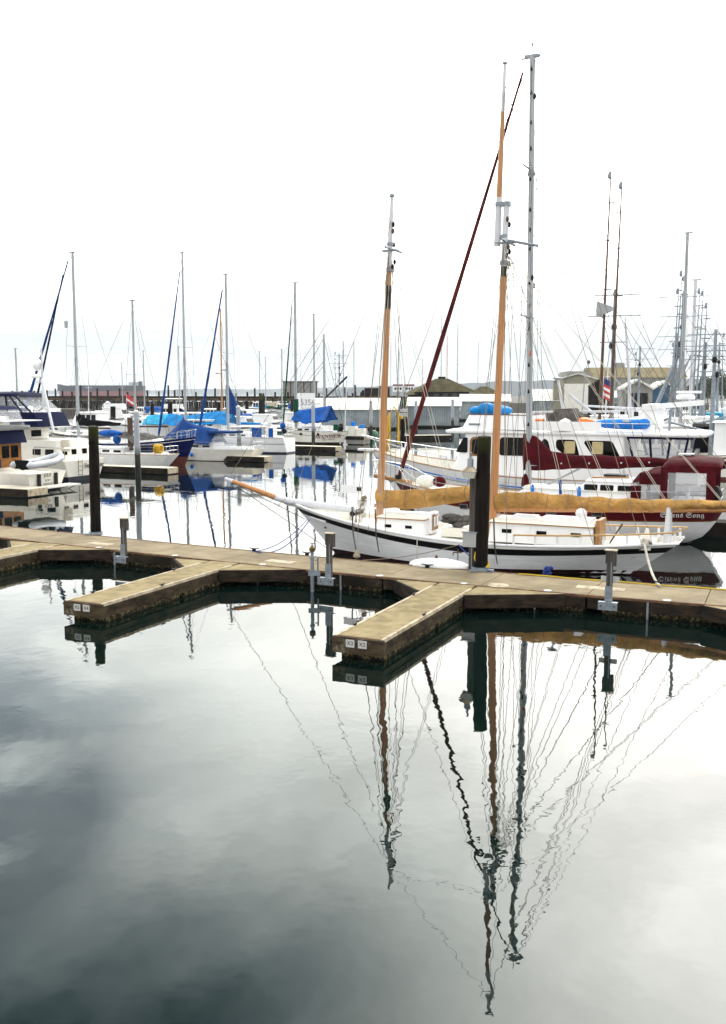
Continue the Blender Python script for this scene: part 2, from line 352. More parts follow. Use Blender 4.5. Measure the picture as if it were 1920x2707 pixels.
make_world()
sd = bpy.data.lights.new('sun', 'SUN'); sd.energy = .9; sd.angle = R(16); sd.color = (1, .95, .88)
so = bpy.data.objects.new('sun', sd); COL.objects.link(so)
sv = Vector((math.sin(SUN_AZ)*math.cos(SUN_EL), math.cos(SUN_AZ)*math.cos(SUN_EL), math.sin(SUN_EL)))
so.rotation_euler = (-sv).to_track_quat('-Z', 'Y').to_euler()
S.view_settings.view_transform = 'Standard'; S.view_settings.look = 'None'; S.view_settings.gamma = 1; S.view_settings.exposure = 0
S.view_settings.use_curve_mapping = False
S.cycles.max_bounces = 6; S.cycles.glossy_bounces = 4; S.cycles.diffuse_bounces = 3; S.cycles.volume_bounces = 1; S.cycles.transparent_max_bounces = 12
S.cycles.use_denoising = True

# ------------------------------------------------------------------ water
b = MB()
xs = [-14000, -3000, -600, -120, 0, 120, 600, 3000, 14000]; ys = [-300, -20, 60, 200, 600, 2000, 6000, 15000]
vs = [(x, y, 0) for y in ys for x in xs]; n = len(xs)
b.add(vs, [(j*n+i, j*n+i+1, (j+1)*n+i+1, (j+1)*n+i) for j in range(len(ys)-1) for i in range(n-1)])
struct(b.build('water', 'water'))
# ------------------------------------------------------------------ main dock and its finger piers
DZ = .52
def nearp(x): return at(x, 1423+.1135*x-9.6e-6*x*x, .5).to_2d()
def farp(x): return at(x, 1393+.099*x-5.5e-6*x*x, .5).to_2d()
ctrl = [(nearp(x), farp(x)) for x in (0, 320, 640, 960, 1280, 1600, 1920)]
# fit: near edge as a gentle polyline, constant width
W = sum((f-n).dot((f-n)-((f-n).dot((ctrl[-1][0]-ctrl[0][0]).normalized()))*(ctrl[-1][0]-ctrl[0][0]).normalized())/((f-n)-((f-n).dot((ctrl[-1][0]-ctrl[0][0]).normalized()))*(ctrl[-1][0]-ctrl[0][0]).normalized()).length for n, f in ctrl)/len(ctrl)
ends = (ctrl[0][0]-(ctrl[1][0]-ctrl[0][0]).normalized()*14, ctrl[-1][0]+(ctrl[-1][0]-ctrl[-2][0]).normalized()*16)
line = [ends[0]]+[c[0] for c in ctrl]+[ends[1]]
def along(s):
    """point and direction on the near edge at arc length s"""
    acc = 0
    for i in range(len(line)-1):
        d = line[i+1]-line[i]; l = d.length
        if s <= acc+l or i == len(line)-2: return line[i]+d*((s-acc)/l), d/l
        acc += l
TOT = sum((line[i+1]-line[i]).length for i in range(len(line)-1))
def near_s(p):
    best = min(range(0, int(TOT*20)), key=lambda k: (along(k/20)[0]-p).length); return best/20
def normal(d): return Vector((-d.y, d.x))      # away from the viewer
def edge(s, off=0.0):
    p, _ = along(s); d = (along(s+.6)[0]-along(s-.6)[0]).normalized(); q = p+normal(d)*off; return q
dock = thing('walkway_dock', 'long grey brown walkway dock running the full width of the water beside the white schooner', 'dock')
b = MB(); step = 3.05; s = 0.0; panels = []
while s < TOT-step:
    k = 4
    for side in (0,):
        rin = [edge(s+.012+(step-.024)*i/k, .09) for i in range(k+1)]; rout = [edge(s+.012+(step-.024)*i/k, W-.09) for i in range(k+1)]
        poly = rin+rout[::-1]
        b.prism([(p.x, p.y) for p in poly], lambda x, y: (x, y, DZ-.06), lambda x, y: (x, y, DZ))
    s += step
b.build('deck', 'dock_deck', dock)
def ribbon(b, o0, o1, z0, z1, s0=0, s1=None, n=60):
    s1 = s1 or TOT-step
    rings = []
    for i in range(n+1):
        s = s0+(s1-s0)*i/n; p, q = edge(s, o0), edge(s, o1)
        rings.append([(p.x, p.y, z0), (q.x, q.y, z0), (q.x, q.y, z1), (p.x, p.y, z1)])
    return b.loft(rings)
ribbon(MB(), .088, W-.088, DZ-.16, DZ-.064).build('deck_base', 'timber_dark', dock)
b = MB(); ribbon(b, 0, .086, DZ-.05, DZ+.012); b.build('edge_rail', 'dock_rim', dock)
b = MB(); ribbon(b, W-.086, W, DZ-.05, DZ+.012); b.build('edge_rail', 'dock_rim', dock)
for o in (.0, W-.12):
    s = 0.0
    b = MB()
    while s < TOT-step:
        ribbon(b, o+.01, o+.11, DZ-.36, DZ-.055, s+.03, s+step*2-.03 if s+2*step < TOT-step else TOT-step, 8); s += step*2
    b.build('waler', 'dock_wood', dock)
s = .4
b = MB()
while s < TOT-2*step:
    ribbon(b, .2, W-.2, -.45, DZ-.17, s, s+step*2-.5, 6); s += step*2
b.build('float', 'float_concrete', dock)
b = MB(); s = 1.6
while s < TOT-step:
    p = edge(s, -.012); q = edge(s+.05, .012); b.loft([[(p.x, p.y, z), (q.x, p.y, z), (q.x, q.y, z), (p.x, q.y, z)] for z in (-.1, DZ-.06)]); s += 3.05
b.build('tie_strap', 'galv', dock)
for px, py in ((470, 1470), (660, 1505), (989, 1530), (1440, 1569), (1765, 1592), (250, 1452), (1205, 1556)):
    s = near_s(at(px, py, .5).to_2d()); p = edge(s, .12)
    MB().lathe([(.11, 0), (.11, .012), (.06, .02)], (p.x, p.y, DZ+.013), 12).build('edge_marker', 'plate_white', dock)
# pale hatch plates in the deck
def deck_patch(s, o, l, w, name):
    a = edge(s, o); c = edge(s+l, o); d = (c-a).normalized(); nn = normal(d)
    pts = [a, a+d*l, a+d*l+nn*w, a+nn*w]
    MB().prism([(p.x, p.y) for p in pts], lambda x, y: (x, y, DZ+.001), lambda x, y: (x, y, DZ+.008)).build(name, 'edge_white', dock)
for px, py, l in ((268, 1439, 1.0), (742, 1486, 1.0), (1590, 1557, 1.35)):
    P = at(px, py, .5).to_2d(); s = near_s(P); deck_patch(s-l/2, (P-edge(s)).length-.22, l, .42, 'hatch_plate')
P = at(1318, 1550, .5)
MB().lathe([(.30, 0), (.30, .015), (.27, .02)], (P.x, P.y, DZ+.001), 22).build('round_hatch', 'edge_white', dock)

def finger(label, base_px, plates, length=6.85, width=1.22, rot=0.0, fil=((-1, 1.25, 1.35), (1, 2.5, 1.35))):
    s = near_s(at(*base_px, .5).to_2d()); p = edge(s, 0); d = (edge(s+.5)-edge(s-.5)).normalized()
    T = thing('finger_pier', label, 'pier', (p.x, p.y, 0), R(-24.0)+rot, 'finger piers on the near side of the walkway dock')
    h = width/2; L = length
    b = MB(); y = -.02
    for k in range(2):
        y0 = -.02-L*k/2-.01; y1 = -.02-L*(k+1)/2+.01; b.box(-h+.08, h-.08, y1, y0, DZ-.05, DZ+.004)
    b.build('deck', 'finger_deck', T)
    for sx in (-1, 1):
        MB().box(min(sx*h, sx*(h-.078)), max(sx*h, sx*(h-.078)), -L-.08, -.55, DZ-.055, DZ+.022).build('edge_strip', 'edge_white', T)
    MB().box(-h+.08, h-.08, -L-.078, -L-.022, DZ-.052, DZ+.016).build('edge_strip', 'dock_rim', T)
    for sx in (-1, 1):
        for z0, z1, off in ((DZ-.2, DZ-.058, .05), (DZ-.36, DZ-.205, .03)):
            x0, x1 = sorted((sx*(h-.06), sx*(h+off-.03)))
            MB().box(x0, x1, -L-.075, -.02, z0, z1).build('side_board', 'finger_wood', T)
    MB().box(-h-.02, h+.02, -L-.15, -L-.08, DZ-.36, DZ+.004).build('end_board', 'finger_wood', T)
    b = MB()
    b.box(-h+.09, h-.07, -L+.12, -L*.5+.05, -.5, DZ-.2); b.box(-h+.09, h-.07, -L*.5+.25, -.4, -.5, DZ-.2)
    b.build('float', 'float_concrete', T)
    # triangular fillets at the root
    for sx, wd, dp in fil:
        tri = [(sx*(h+.003), -.03), (sx*(h+wd), -.03), (sx*(h+wd), -.12), (sx*(h+.003), -dp)]
        MB().prism(tri, lambda x, y: (x, y, DZ-.07), lambda x, y: (x, y, DZ-.006)).build('corner_deck', 'finger_deck', T)
        a = Vector((sx*(h+wd), -.14)); c = Vector((sx*(h+.03), -dp-.03)); dd = (c-a).normalized(); nn = Vector((dd.y, -dd.x)) if sx > 0 else Vector((-dd.y, dd.x))
        if nn.y > 0: nn = -nn
        poly = [a, c, c+nn*.08, a+nn*.08]
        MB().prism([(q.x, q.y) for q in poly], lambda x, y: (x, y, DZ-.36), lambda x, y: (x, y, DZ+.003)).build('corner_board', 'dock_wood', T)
    b = MB()
    for sx in (-1, 1):
        for k in range(7):
            yy = -1.2-k*(L-1.6)/6; b.tube([(sx*(h+.012), yy, DZ-.13), (sx*(h+.035), yy, DZ-.13)], .028, 6)
    b.build('bolt_row', 'plastic_black', T)
    for k, tx in enumerate(plates):
        x = -.18+k*.30
        pt = MB().box(x-.105, x+.105, -L-.162, -L-.151, DZ-.21, DZ-.035).build('number_plate', 'plate_white', T)
        lettering(tx, .13, (x, -L-.164, DZ-.122), 'lettering_dark', pt, (math.pi/2, 0, 0))
    for sx, yy in ((-1, -L*.30), (1, -L*.62), (-1, -L*.86)):
        b = MB(); x = sx*(h-.05); b.box(x-.02, x+.02, yy-.05, yy+.05, DZ+.022, DZ+.06); b.tube([(x, yy-.13, DZ+.075), (x, yy, DZ+.066), (x, yy+.13, DZ+.075)], .014, 6)
        b.build('cleat', 'plastic_black', T)
    return T
finger('wooden finger pier whose end carries the plates X3 and X2', (1200, 1551), ('X3', 'X2'))
finger('wooden finger pier whose end carries the plates X5 and X4', (578, 1491), ('X5', 'X4'))
finger('finger pier cut off by the picture edge next to the leftmost bend of the dock', (118, 1441), ())
finger('finger pier with only its corner boards showing at the bottom right end of the dock', (2460, 1640), (), fil=((-1, 4.6, 2.9), (1, 2.5, 1.35)))

# ------------------------------------------------------------------ pilings
def piling(px, py, z, top_px, top_py, r, m, label, base=-3, group=None, cap=False, name='piling'):
    P = at(px, py, z); Q = atY(top_px, top_py, P.y)
    T = thing(name, label, 'piling', (P.x, P.y, 0), 0, group)
    dx = (Q.x-P.x)/(Q.z-z)
    n = 9
    pts = [((h)*dx-z*dx, 0, h) for h in [base+(Q.z-base)*i/n for i in range(n+1)]]
    rr = [r*(1.06-.1*i/n)*(1+.02*math.sin(i*2.1)) for i in range(n+1)]
    MB().tube(pts, rr, 14).build('shaft', m, T, True)
    if z > .3:
        MB().lathe([(r*1.16, 0), (r*1.3, 0), (r*1.3, .06), (r*1.16, .06)], (0, 0, .56), 14).build('pile_hoop', 'galv', T)
        MB().box(-r*1.7, r*1.7, -r*1.9, -r*1.25, .535, .59).build('hoop_bracket', 'galv', T)
    if cap:
        MB().lathe([(r*1.12, 0), (r*1.05, .12), (r*.1, r*1.2)], ((Q.z-z)*dx, 0, Q.z+.004), 14).build('cap', 'plate_white', T, True)
    elif m == 'pile_wood':
        b = MB(); b.lathe([(r*.93, 0), (r*.9, .03), (r*.3, .05)], ((Q.z-z)*dx, 0, Q.z+.004), 14); b.build('weathered_end', 'post_wood', T)
    return T
piling(254, 1413, .5, 247, 1129, .20, 'pile_wood', 'thick dark wooden piling by the dock in front of the cream trawler transom')
piling(1270, 1508, .5, 1281, 1156, .22, 'pile_wood', 'thick dark mossy wooden piling with a lantern post beside the schooner')
piling(1063, 1232, 0, 1065, 1108, .19, 'pile_wood', 'thin dark piling standing in the water behind the schooner foremast')
piling(366, 1262, 0, 360, 1092, .20, 'pile_steel', 'white capped steel piling in front of the sailboat with a grey tarp', cap=True)
piling(633, 1206, 0, 630, 1078, .20, 'pile_steel', 'white capped steel piling beside the cream sailboat stern', cap=True)
piling(829, 1180, 0, 828, 1072, .20, 'pile_steel', 'grey steel piling in front of the blue boom tent')
piling(981, 1160, 0, 981, 1062, .22, 'pile_steel', 'grey steel piling with a green buoy beside the float of white boxes', cap=True)
piling(1100, 1148, 0, 1100, 1060, .24, 'pile_steel', 'steel piling in front of the second boathouse by yellow posts')
piling(1197, 1140, 0, 1197, 1056, .24, 'pile_steel', 'steel piling at the corner of the second boathouse near the black shed mouth')
for px, py, tp, lab in ((299, 1150, 1075, 'thick dark piling rising behind the red trimmed cabin'), (263, 1140, 1100, 'short dark piling beside the white boat with a slanted arch'),
                        (450, 1140, 1062, 'dark piling beside the cyan tarp'), (653, 1112, 1060, 'dark piling below the green canvas'), (226, 1112, 1066, 'dark piling beside the grey pilothouse cover'), (403, 1118, 1068, 'dark piling right of the red flag'), (540, 1106, 1058, 'dark piling left of the short cruiser'), (578, 1128, 1064, 'dark piling just left of the blue wrapped mast'), (622, 1098, 1054, 'dark piling in front of the breakwater right of the blue wrap'), (722, 1090, 1050, 'dark piling at the tan canvas bow'), (772, 1100, 1056, 'dark piling left of the first boathouse roof'), (144, 1098, 1058, 'dark piling under the bow of the cargo ship'), (697, 1100, 1046, 'dark piling behind the white cruiser with tan canvas'), (689, 1110, 1040, 'pale topped dark piling left of the tan canvas')):
    piling(px, py, 0, px, tp, .38, 'pile_wood', lab)

# ------------------------------------------------------------------ dock furniture
def on_dock(px, py, z=DZ): return at(px, py, .5)
def power_post(px, py, h, label, boxside=1):
    P = at(px, py, .5); s = near_s(P.to_2d()); d = (edge(s+.5)-edge(s-.5)).normalized()
    T = thing('power_post', label, 'dock post', (P.x, P.y, DZ), math.atan2(d.y, d.x), 'power posts along the walkway dock')
    MB().box(-.075, .075, -.065, .065, .015, h).build('post', 'post_wood', T)
    MB().box(-.14, .18, -.10, .10, h+.002, h+.025).build('cap_plate', 'edge_white', T)
    bx = MB(); bx.box(.079, .165, -.08, .08, h-.40, h-.01); bx.build('meter_box', 'post_wood', T)
    MB().box(-.11, -.078, -.06, .06, h-.34, h-.02).build('outlet_box', 'post_wood', T)
    b = MB(); b.box(-.10, .10, -.082, -.068, .02, .42); b.box(-.25, .25, -.19, -.07, .0, .014); b.box(-.25, .25, -.205, -.192, -.2, .014); b.build('bracket', 'galv', T)
    b = MB(); [b.tube([(x, -.205, -.09), (x, -.222, -.09)], .02, 6) for x in (-.17, .17)]; b.build('bolt_pair', 'plastic_black', T)
    b = MB(); b.tube([(.05, -.08, .42), (.05, -.08, h-.3)], .014, 6); b.build('conduit', 'galv', T)
    return T
power_post(329, 1472, 1.28, 'grey wooden power post nearest the thick piling, on the walkway dock')
power_post(871, 1528, 1.32, 'grey wooden power post beside the brass topped water pipe under the schooner bow')
T = power_post(1610, 1592, 1.36, 'grey wooden power post in front of the schooner stern')
MB().box(-.24, .24, .072, .085, .52, .66).build('cross_plate', 'plate_white', T)
# standpipe
P = at(826, 1521, .5); T = thing('water_standpipe', 'grey water standpipe with a brass valve standing on the walkway dock edge', 'standpipe', (P.x, P.y, DZ))
MB().lathe([(.055, -.75), (.055, .5), (.075, .5), (.075, .56), (.05, .56), (.05, .70)], (0, 0, 0), 12).build('pipe', 'galv', T, True)
MB().lathe([(.07, 0), (.09, .03), (.09, .12), (.05, .15), (.03, .2)], (0, 0, .705), 12).build('valve', 'brass', T, True)
b = MB(); b.tube([(-.06, 0, .95), (.06, 0, .95)], .012, 6); b.tube([(0, 0, .9), (0, 0, .96)], .012, 6); b.build('handle', 'pile_wood', T)
b = MB(); b.tube([(.17, .02, -.3), (.17, .02, .55)], .028, 8); b.tube([(.08, 0, .45), (.17, .02, .45)], .02, 6); b.build('side_pipe', 'galv', T)
MB().box(-.12, .24, -.08, -.06, -.02, .14).build('clamp', 'galv', T)
# lantern post beside the big piling
P = at(1252, 1506, .5); T = thing('lantern_post', 'grey square timber post with a white lantern and a meter box beside the mossy piling', 'lamp post', (P.x, P.y, DZ), R(-22))
MB().box(-.13, .13, -.10, .10, .01, 3.12).build('post', 'post_wood', T)
l = MB(); l.loft([[(x*w-.11, y*w-.12, z) for x, y in ((-1, -1), (1, -1), (1, 1), (-1, 1))] for w, z in ((.16, 2.86), (.20, 3.0), (.21, 3.06))]); l.build('lantern', 'plate_white', T)
MB().loft([[(x*w-.11, y*w-.12, z) for x, y in ((-1, -1), (1, -1), (1, 1), (-1, 1))] for w, z in ((.235, 3.065), (.12, 3.16), (.10, 3.2))]).build('lantern_hood', 'edge_white', T)
MB().lathe([(.10, 0), (.10, .22), (.07, .27), (.03, .3), (.03, .4), (.05, .42), (.02, .46)], (-.11, -.12, 3.205), 12).build('photocell', 'galv', T, True)
b = MB(); b.box(-.30, .22, -.22, -.103, .72, 1.16); b.build('meter_box', 'gel_grey', T)
MB().box(-.33, .25, -.24, -.10, 1.165, 1.20).build('box_lid', 'galv', T)
MB().tube([(-.03, -.12, .1), (-.03, -.12, .7)], .02, 6).build('conduit', 'galv', T)
# yellow hose coiled at the post and laid along the edge
b = MB()
for k in range(4):
    r = .20-.012*k; b.tube([(P.x+.28+r*math.cos(a/12*2*math.pi), P.y-.2+r*math.sin(a/12*2*math.pi)*.55, DZ+.05+.02*k+.12*(1+math.sin(a/12*2*math.pi))) for a in range(13)], .02, 6)
b.tube([(P.x+.06, P.y-.22, DZ+.7), (P.x+.0, P.y-.24, DZ+.4), (P.x+.1, P.y-.25, DZ+.1)], .022, 6)
s0 = near_s(at(1262, 1553, .5).to_2d())
pts = []
for i in range(46):
    q = edge(s0+.5+i*.3, W-.14+.035*math.sin(i*.8)+.02*math.sin(i*2.3)); pts.append((q.x, q.y, DZ+.03))
b.tube(pts, .02, 6)
tag(b.build('water_hose', 'rope_yellow', None, True), 'yellow hose coiled by the lantern post and laid along the dock edge', 'hose')
# cleats and small things on the dock
def cleat(px, py, label, sc=1.0):
    P = at(px, py, .5); T = thing('dock_cleat', label, 'cleat', (P.x, P.y, DZ+.004), R(-24), 'mooring cleats on the walkway dock')
    MB().box(-.06*sc, .06*sc, -.035*sc, .035*sc, 0, .07*sc).build('foot', 'plastic_black', T)
    MB().tube([(-.2*sc, 0, .11*sc), (0, 0, .085*sc), (.2*sc, 0, .11*sc)], [.014*sc, .024*sc, .014*sc], 8).build('horn', 'plastic_black', T)
cleat(155, 1407, 'black cleat on the dock edge left of the thick piling')
cleat(672, 1459, 'black cleat holding the blue bow line')
cleat(812, 1470, 'black cleat on the dock below the schooner bow stripe')
cleat(1745, 1549, 'cleat where the white stern line meets the dock')
cleat(1130, 1503, 'cleat beside the white dock step')
P = at(1210, 1500, .5); T = thing('dock_faucet', 'rusty dock faucet with a cross handle beside the white fender', 'faucet', (P.x, P.y, DZ))
MB().lathe([(.07, 0), (.07, .05), (.03, .06), (.03, .42)], n=10).build('riser', 'galv', T, True)
b = MB(); b.tube([(-.14, 0, .46), (.14, 0, .46)], .02, 6); b.tube([(0, -.1, .46), (0, .1, .46)], .02, 6); b.tube([(0, 0, .4), (0, 0, .56)], .022, 6); b.tube([(-.14, 0, .46), (-.15, 0, .36)], .016, 6); b.build('cross_handle', 'teak_dark', T)
P = at(1172, 1503, .5); T = thing('dock_step_float', 'rounded white fender float lying between the dock and the schooner', 'fender', (P.x-.1, P.y+.25, DZ-.03), R(-22))
MB().blob((0, 0, .06), (1.02, .3, .24), 20, 10).build('body', 'gel_white', T, 'all')
MB().lathe([(.05, 0), (.05, .06), (.03, .09)], (-.1, 0, .295), 8).build('plug', 'dock_rim', T)
P = at(1455, 1527, .3); b = MB()
for k in range(7): b.blob((P.x+rnd.uniform(-.16, .16), P.y+.12+rnd.uniform(-.05, .05), .5+rnd.uniform(-.1, .08)), (.09, .08, .07), 8, 5)
tag(b.build('bundled_rope', 'rope_blue', None, True), 'bunched blue rope on the dock edge against the schooner hull', 'rope')
P = at(1500, 1460, .5)
# ------------------------------------------------------------------ boat building
BOWL, BOWR = R(156.1), R(-23.9)
class Hull: pass
def hull(T, L, B, zb, zm, zs, m, tw=.7, ob=1.0, os=.5, draft=.6, n=26, bul=.12, deckm='deck_white', capm=None, boot=None, stripes=(), rail_r=.03, fine=1.45, flare=1.2, mid=.46, tp=1.0, tuck=None, sk=1.0):
    H = Hull(); H.L = L; H.B = B
    def sheer(s): return zm+(zb-zm)*max(0, (s-.4)/.6)**1.8+(zs-zm)*max(0, (.4-s)/.4)**1.8
    def plan(s):
        if s < mid: return tw+(1-tw)*math.sin(math.pi/2*s/mid)**tp
        q = (s-mid)/(1-mid); return max(0, 1-q**2.3)**.92
    def pt(s, u, sg=1, off=0.0):
        h = B/2*plan(s); hw = B/2*plan(s)**fine*.94
        if tuck and s < .5: hw *= tuck+(1-tuck)*math.sin(math.pi*s)
        elif s < .25: hw *= .55+.45*math.sin(math.pi/2*s/.25) if os > 1 else .86+.14*s/.25
        if u >= 0: y = hw+(h-hw)*u**flare; z = u*sheer(s)
        else: y = hw*(1-(u/.5)**2*.75); z = draft*u*2
        k = max(0, u)**(sk if s < .3 else 1.0 if s > .5 else sk+(1-sk)*(s-.3)/.2); xt = -L/2+s*L; xw = -L/2+os+s*(L-os-ob)
        x = xw+(xt-xw)*k
        return (x, sg*(y+off if y > 1e-4 or off == 0 else off), z)
    H.pt, H.sheer, H.plan = pt, sheer, plan
    ss = [0]+[(i+.5*0)/n for i in range(1, n)]+[.985, 1.0]
    us = [-.5, -.25, 0, .2, .4, .6, .8, 1.0]
    b = MB()
    for sg in (1, -1): b.loft([[pt(s, u, sg) for u in us] for s in ss], False, False)
    b.add([pt(0, u, 1) for u in us]+[pt(0, u, -1) for u in us], [(i, i+1, len(us)+i+1, len(us)+i) for i in range(len(us)-1)])
    hm = b.build('hull', m, T, True)
    H.obj = hm
    # deck and inner bulwark
    b = MB(); rings = []
    for s in ss[:-1]:
        u = 1-bul/sheer(s); x, y, z = pt(s, u); y = max(.004, y-.05); x2, y2, z2 = pt(s, 1); y2 = max(.003, y2-.05)
        rings.append([(x2, y2, z2), (x, y, z), (x, 0, z+.03), (x, -y, z), (x2, -y2, z2)])
    b.loft(rings, False, False); b.build('deck', deckm, T)
    b = MB()
    pth = [pt(s, 1) for s in ss]
    full = [(x, y-.02, z+.012) for x, y, z in pth]+[(x, -y+.02, z+.012) for x, y, z in pth[::-1]]
    b.tube(full, rail_r, 6); b.build('cap_rail', capm or m, T, True)
    def band(name, d0, d1, mm, s0=.0, s1=1.0, taper=False, off=.006, from_wl=False):
        b = MB()
        for sg in (1, -1):
            rr = []
            for i in range(n*2+1):
                s = s0+(s1-s0)*i/(n*2); sh = sheer(s)
                if from_wl: ua, ub = d0/sh, d1/sh
                else: ua, ub = 1-d1/sh, 1-d0/sh
                if taper:
                    q = min(1, 6*(s-s0)/(s1-s0), 6*(s1-s)/(s1-s0)); um = ub; ua = um-(um-ua)*max(.02, q)
                rr.append([pt(s, ua+(ub-ua)*j/3, sg, off) for j in range(4)])
            b.loft(rr, False, False)
        return b.build(name, mm, T, True)
    H.band = band
    for nm, d0, d1, mm in stripes: band(nm, d0, d1, mm)
    if boot:
        band('boot_stripe', -.18, boot[1], boot[0], from_wl=True, off=.005)
        b = MB(); uu = [-.3, 0, boot[1]/sheer(0)]
        if tw > .1:
            vs = [pt(0, u, sg) for sg in (1, -1) for u in uu]; vs = [(x-.007, y, z) for x, y, z in vs]
            b.add(vs, [(0, 1, 4, 3), (1, 2, 5, 4)]); b.build('boot_stripe', boot[0], T)
    return H
def rr(x0, x1, w0, w1, z, r=.15, k=3):
    """rounded plan ring: x0 aft, x1 forward, half widths aft / forward"""
    out = []
    for cx, cy, a0 in ((x1-r, w1-r, 0), (x0+r, w0-r, 90), (x0+r, -w0+r, 180), (x1-r, -w1+r, 270)):
        for i in range(k+1):
            a = R(a0+90*i/k); out.append((cx+r*math.cos(a), cy+r*math.sin(a), z))
    return out
def cabin(T, x0, x1, w0, w1, z0, z1, m, roof='gel_white', fs=.3, as_=.08, tum=.08, over=.06, th=.06, name='cabin', r=.12, camber=.06, trim=None):
    """deckhouse: x0 aft, x1 forward, half widths, front slope fs, tumblehome"""
    b = MB(); b.loft([rr(x0, x1, w0, w1, z0, r), rr(x0+as_, x1-fs, w0-tum, w1-tum, z1, r)]); body = b.build(name, m, T, True)
    b = MB(); o = over
    b.loft([rr(x0+as_-o, x1-fs+o, w0-tum+o, w1-tum+o, z1+.003, r), rr(x0+as_-o, x1-fs+o, w0-tum+o, w1-tum+o, z1+th*.6, r), rr(x0+as_-o+.05, x1-fs+o-.05, (w0-tum)*.86, (w1-tum)*.86, z1+th+camber*.5, r*.8), rr(x0+as_+.15, x1-fs-.12, (w0-tum)*.4, (w1-tum)*.4, z1+th+camber, r*.5)])
    b.build('roof', roof, T, True)
    if trim:
        b = MB(); p = rr(x0+as_-o, x1-fs+o, w0-tum+o, w1-tum+o, z1+th*.2, r); b.tube(p+[p[0]], .022, 6); b.build('roof_trim', trim, T, True)
    def side(x, z, sg=1):
        f = (z-z0)/(z1-z0); q = (x-x0)/(x1-x0); return sg*(w0+(w1-w0)*q-tum*f)
    return side
def rpoly(pts, r=.06, k=3):
    out = []; n = len(pts)
    for i in range(n):
        p = Vector(pts[i]); a = Vector(pts[i-1])-p; c = Vector(pts[(i+1) % n])-p
        q = min(r, a.length*.45, c.length*.45); a = p+a.normalized()*q; c = p+c.normalized()*q
        for j in range(k+1):
            t = j/k; out.append(tuple(a*(1-t)**2+p*2*t*(1-t)+c*t*t))
    return out
def window(T, side, poly, mm='glass_dark', frame=None, r=.05, sgs=(1,), name='window', proud=.012):
    """window let into a cabin side; poly of (x, z)"""
    for sg in sgs:
        pp = rpoly(poly, r); c = Vector((sum(p[0] for p in pp)/len(pp), sum(p[1] for p in pp)/len(pp)))
        o = MB().prism(pp, lambda x, z: (x, side(x, z, sg)-sg*.03, z), lambda x, z: (x, side(x, z, sg)+sg*proud, z)).build(name, mm, T)
        if frame:
            b = MB(); q = [(c+(Vector(p)-c)*1.0) for p in pp]; b.tube([(p.x, side(p.x, p.y, sg)+sg*proud, p.y) for p in q+[q[0]]], .022, 5); b.build('window_frame', frame, o)
    return
def rect(x0, x1, z0, z1): return [(x0, z0), (x1, z0), (x1, z1), (x0, z1)]
def front_window(T, x, xs, y0, y1, z0, z1, mm='glass_dark', sl=.3, name='windscreen'):
    b = MB(); b.loft([[(x+.01, y0, z0), (x+.01, y1, z0), (x+.01-sl, y1, z1), (x+.01-sl, y0, z1)], [(x-.03, y0, z0), (x-.03, y1, z0), (x-.03-sl, y1, z1), (x-.03-sl, y0, z1)]]); b.build(name, mm, T)
def mast(T, x, z0, z1, r, m='alloy', rake=0.0, spreaders=(), name='mast', sq=1.0, fit=True):
    b = MB(); n = 8
    pts = [(x-rake*i/n, 0, z0+(z1-z0)*i/n) for i in range(n+1)]
    b.tube(pts, [r*(1-.18*i/n) for i in range(n+1)], 10); o = b.build(name, m, T, True)
    xt = lambda z: x-rake*(z-z0)/(z1-z0)
    for z, w in spreaders:
        MB().tube([(xt(z)-.1, -w, z+.03), (xt(z), 0, z), (xt(z)-.1, w, z+.03)], .025, 6).build('spreader', m, o)
    if fit:
        b = MB(); b.box(xt(z1)-r*2.4, xt(z1)+r*2.4, -r*.6, r*.6, z1+.002, z1+.09); b.tube([(xt(z1), 0, z1+.09), (xt(z1), 0, z1+.5)], .012, 4); b.build('masthead', 'galv', o)
    return o, xt
def stays(T, segs, m='wire', r=.009, name='stay', n=4):
    for a, c in segs: MB().tube([a, c], r, n).build(name, m, T)
def rig(T, segs, m='wire', r=.012, name='rigging'):
    b = MB()
    for a, c in segs: b.tube([a, c], r, 4)
    return b.build(name, m, T)
def furled(T, p0, p1, r, m, name='furled_sail', lump=.12):
    b = MB(); n = 26; p0 = Vector(p0); p1 = Vector(p1); pts = []; rs = []
    for i in range(n+1):
        t = i/n; sag = math.sin(math.pi*t)*(p1-p0).length*.006
        pts.append(p0.lerp(p1, t)-Vector((0, 0, sag))); rs.append(r*(1.0-.62*t)*(.75+.25*min(1, t*8))*(1+rnd.uniform(-lump, lump)))
    b.tube(pts, rs, 8); return b.build(name, m, T, True)
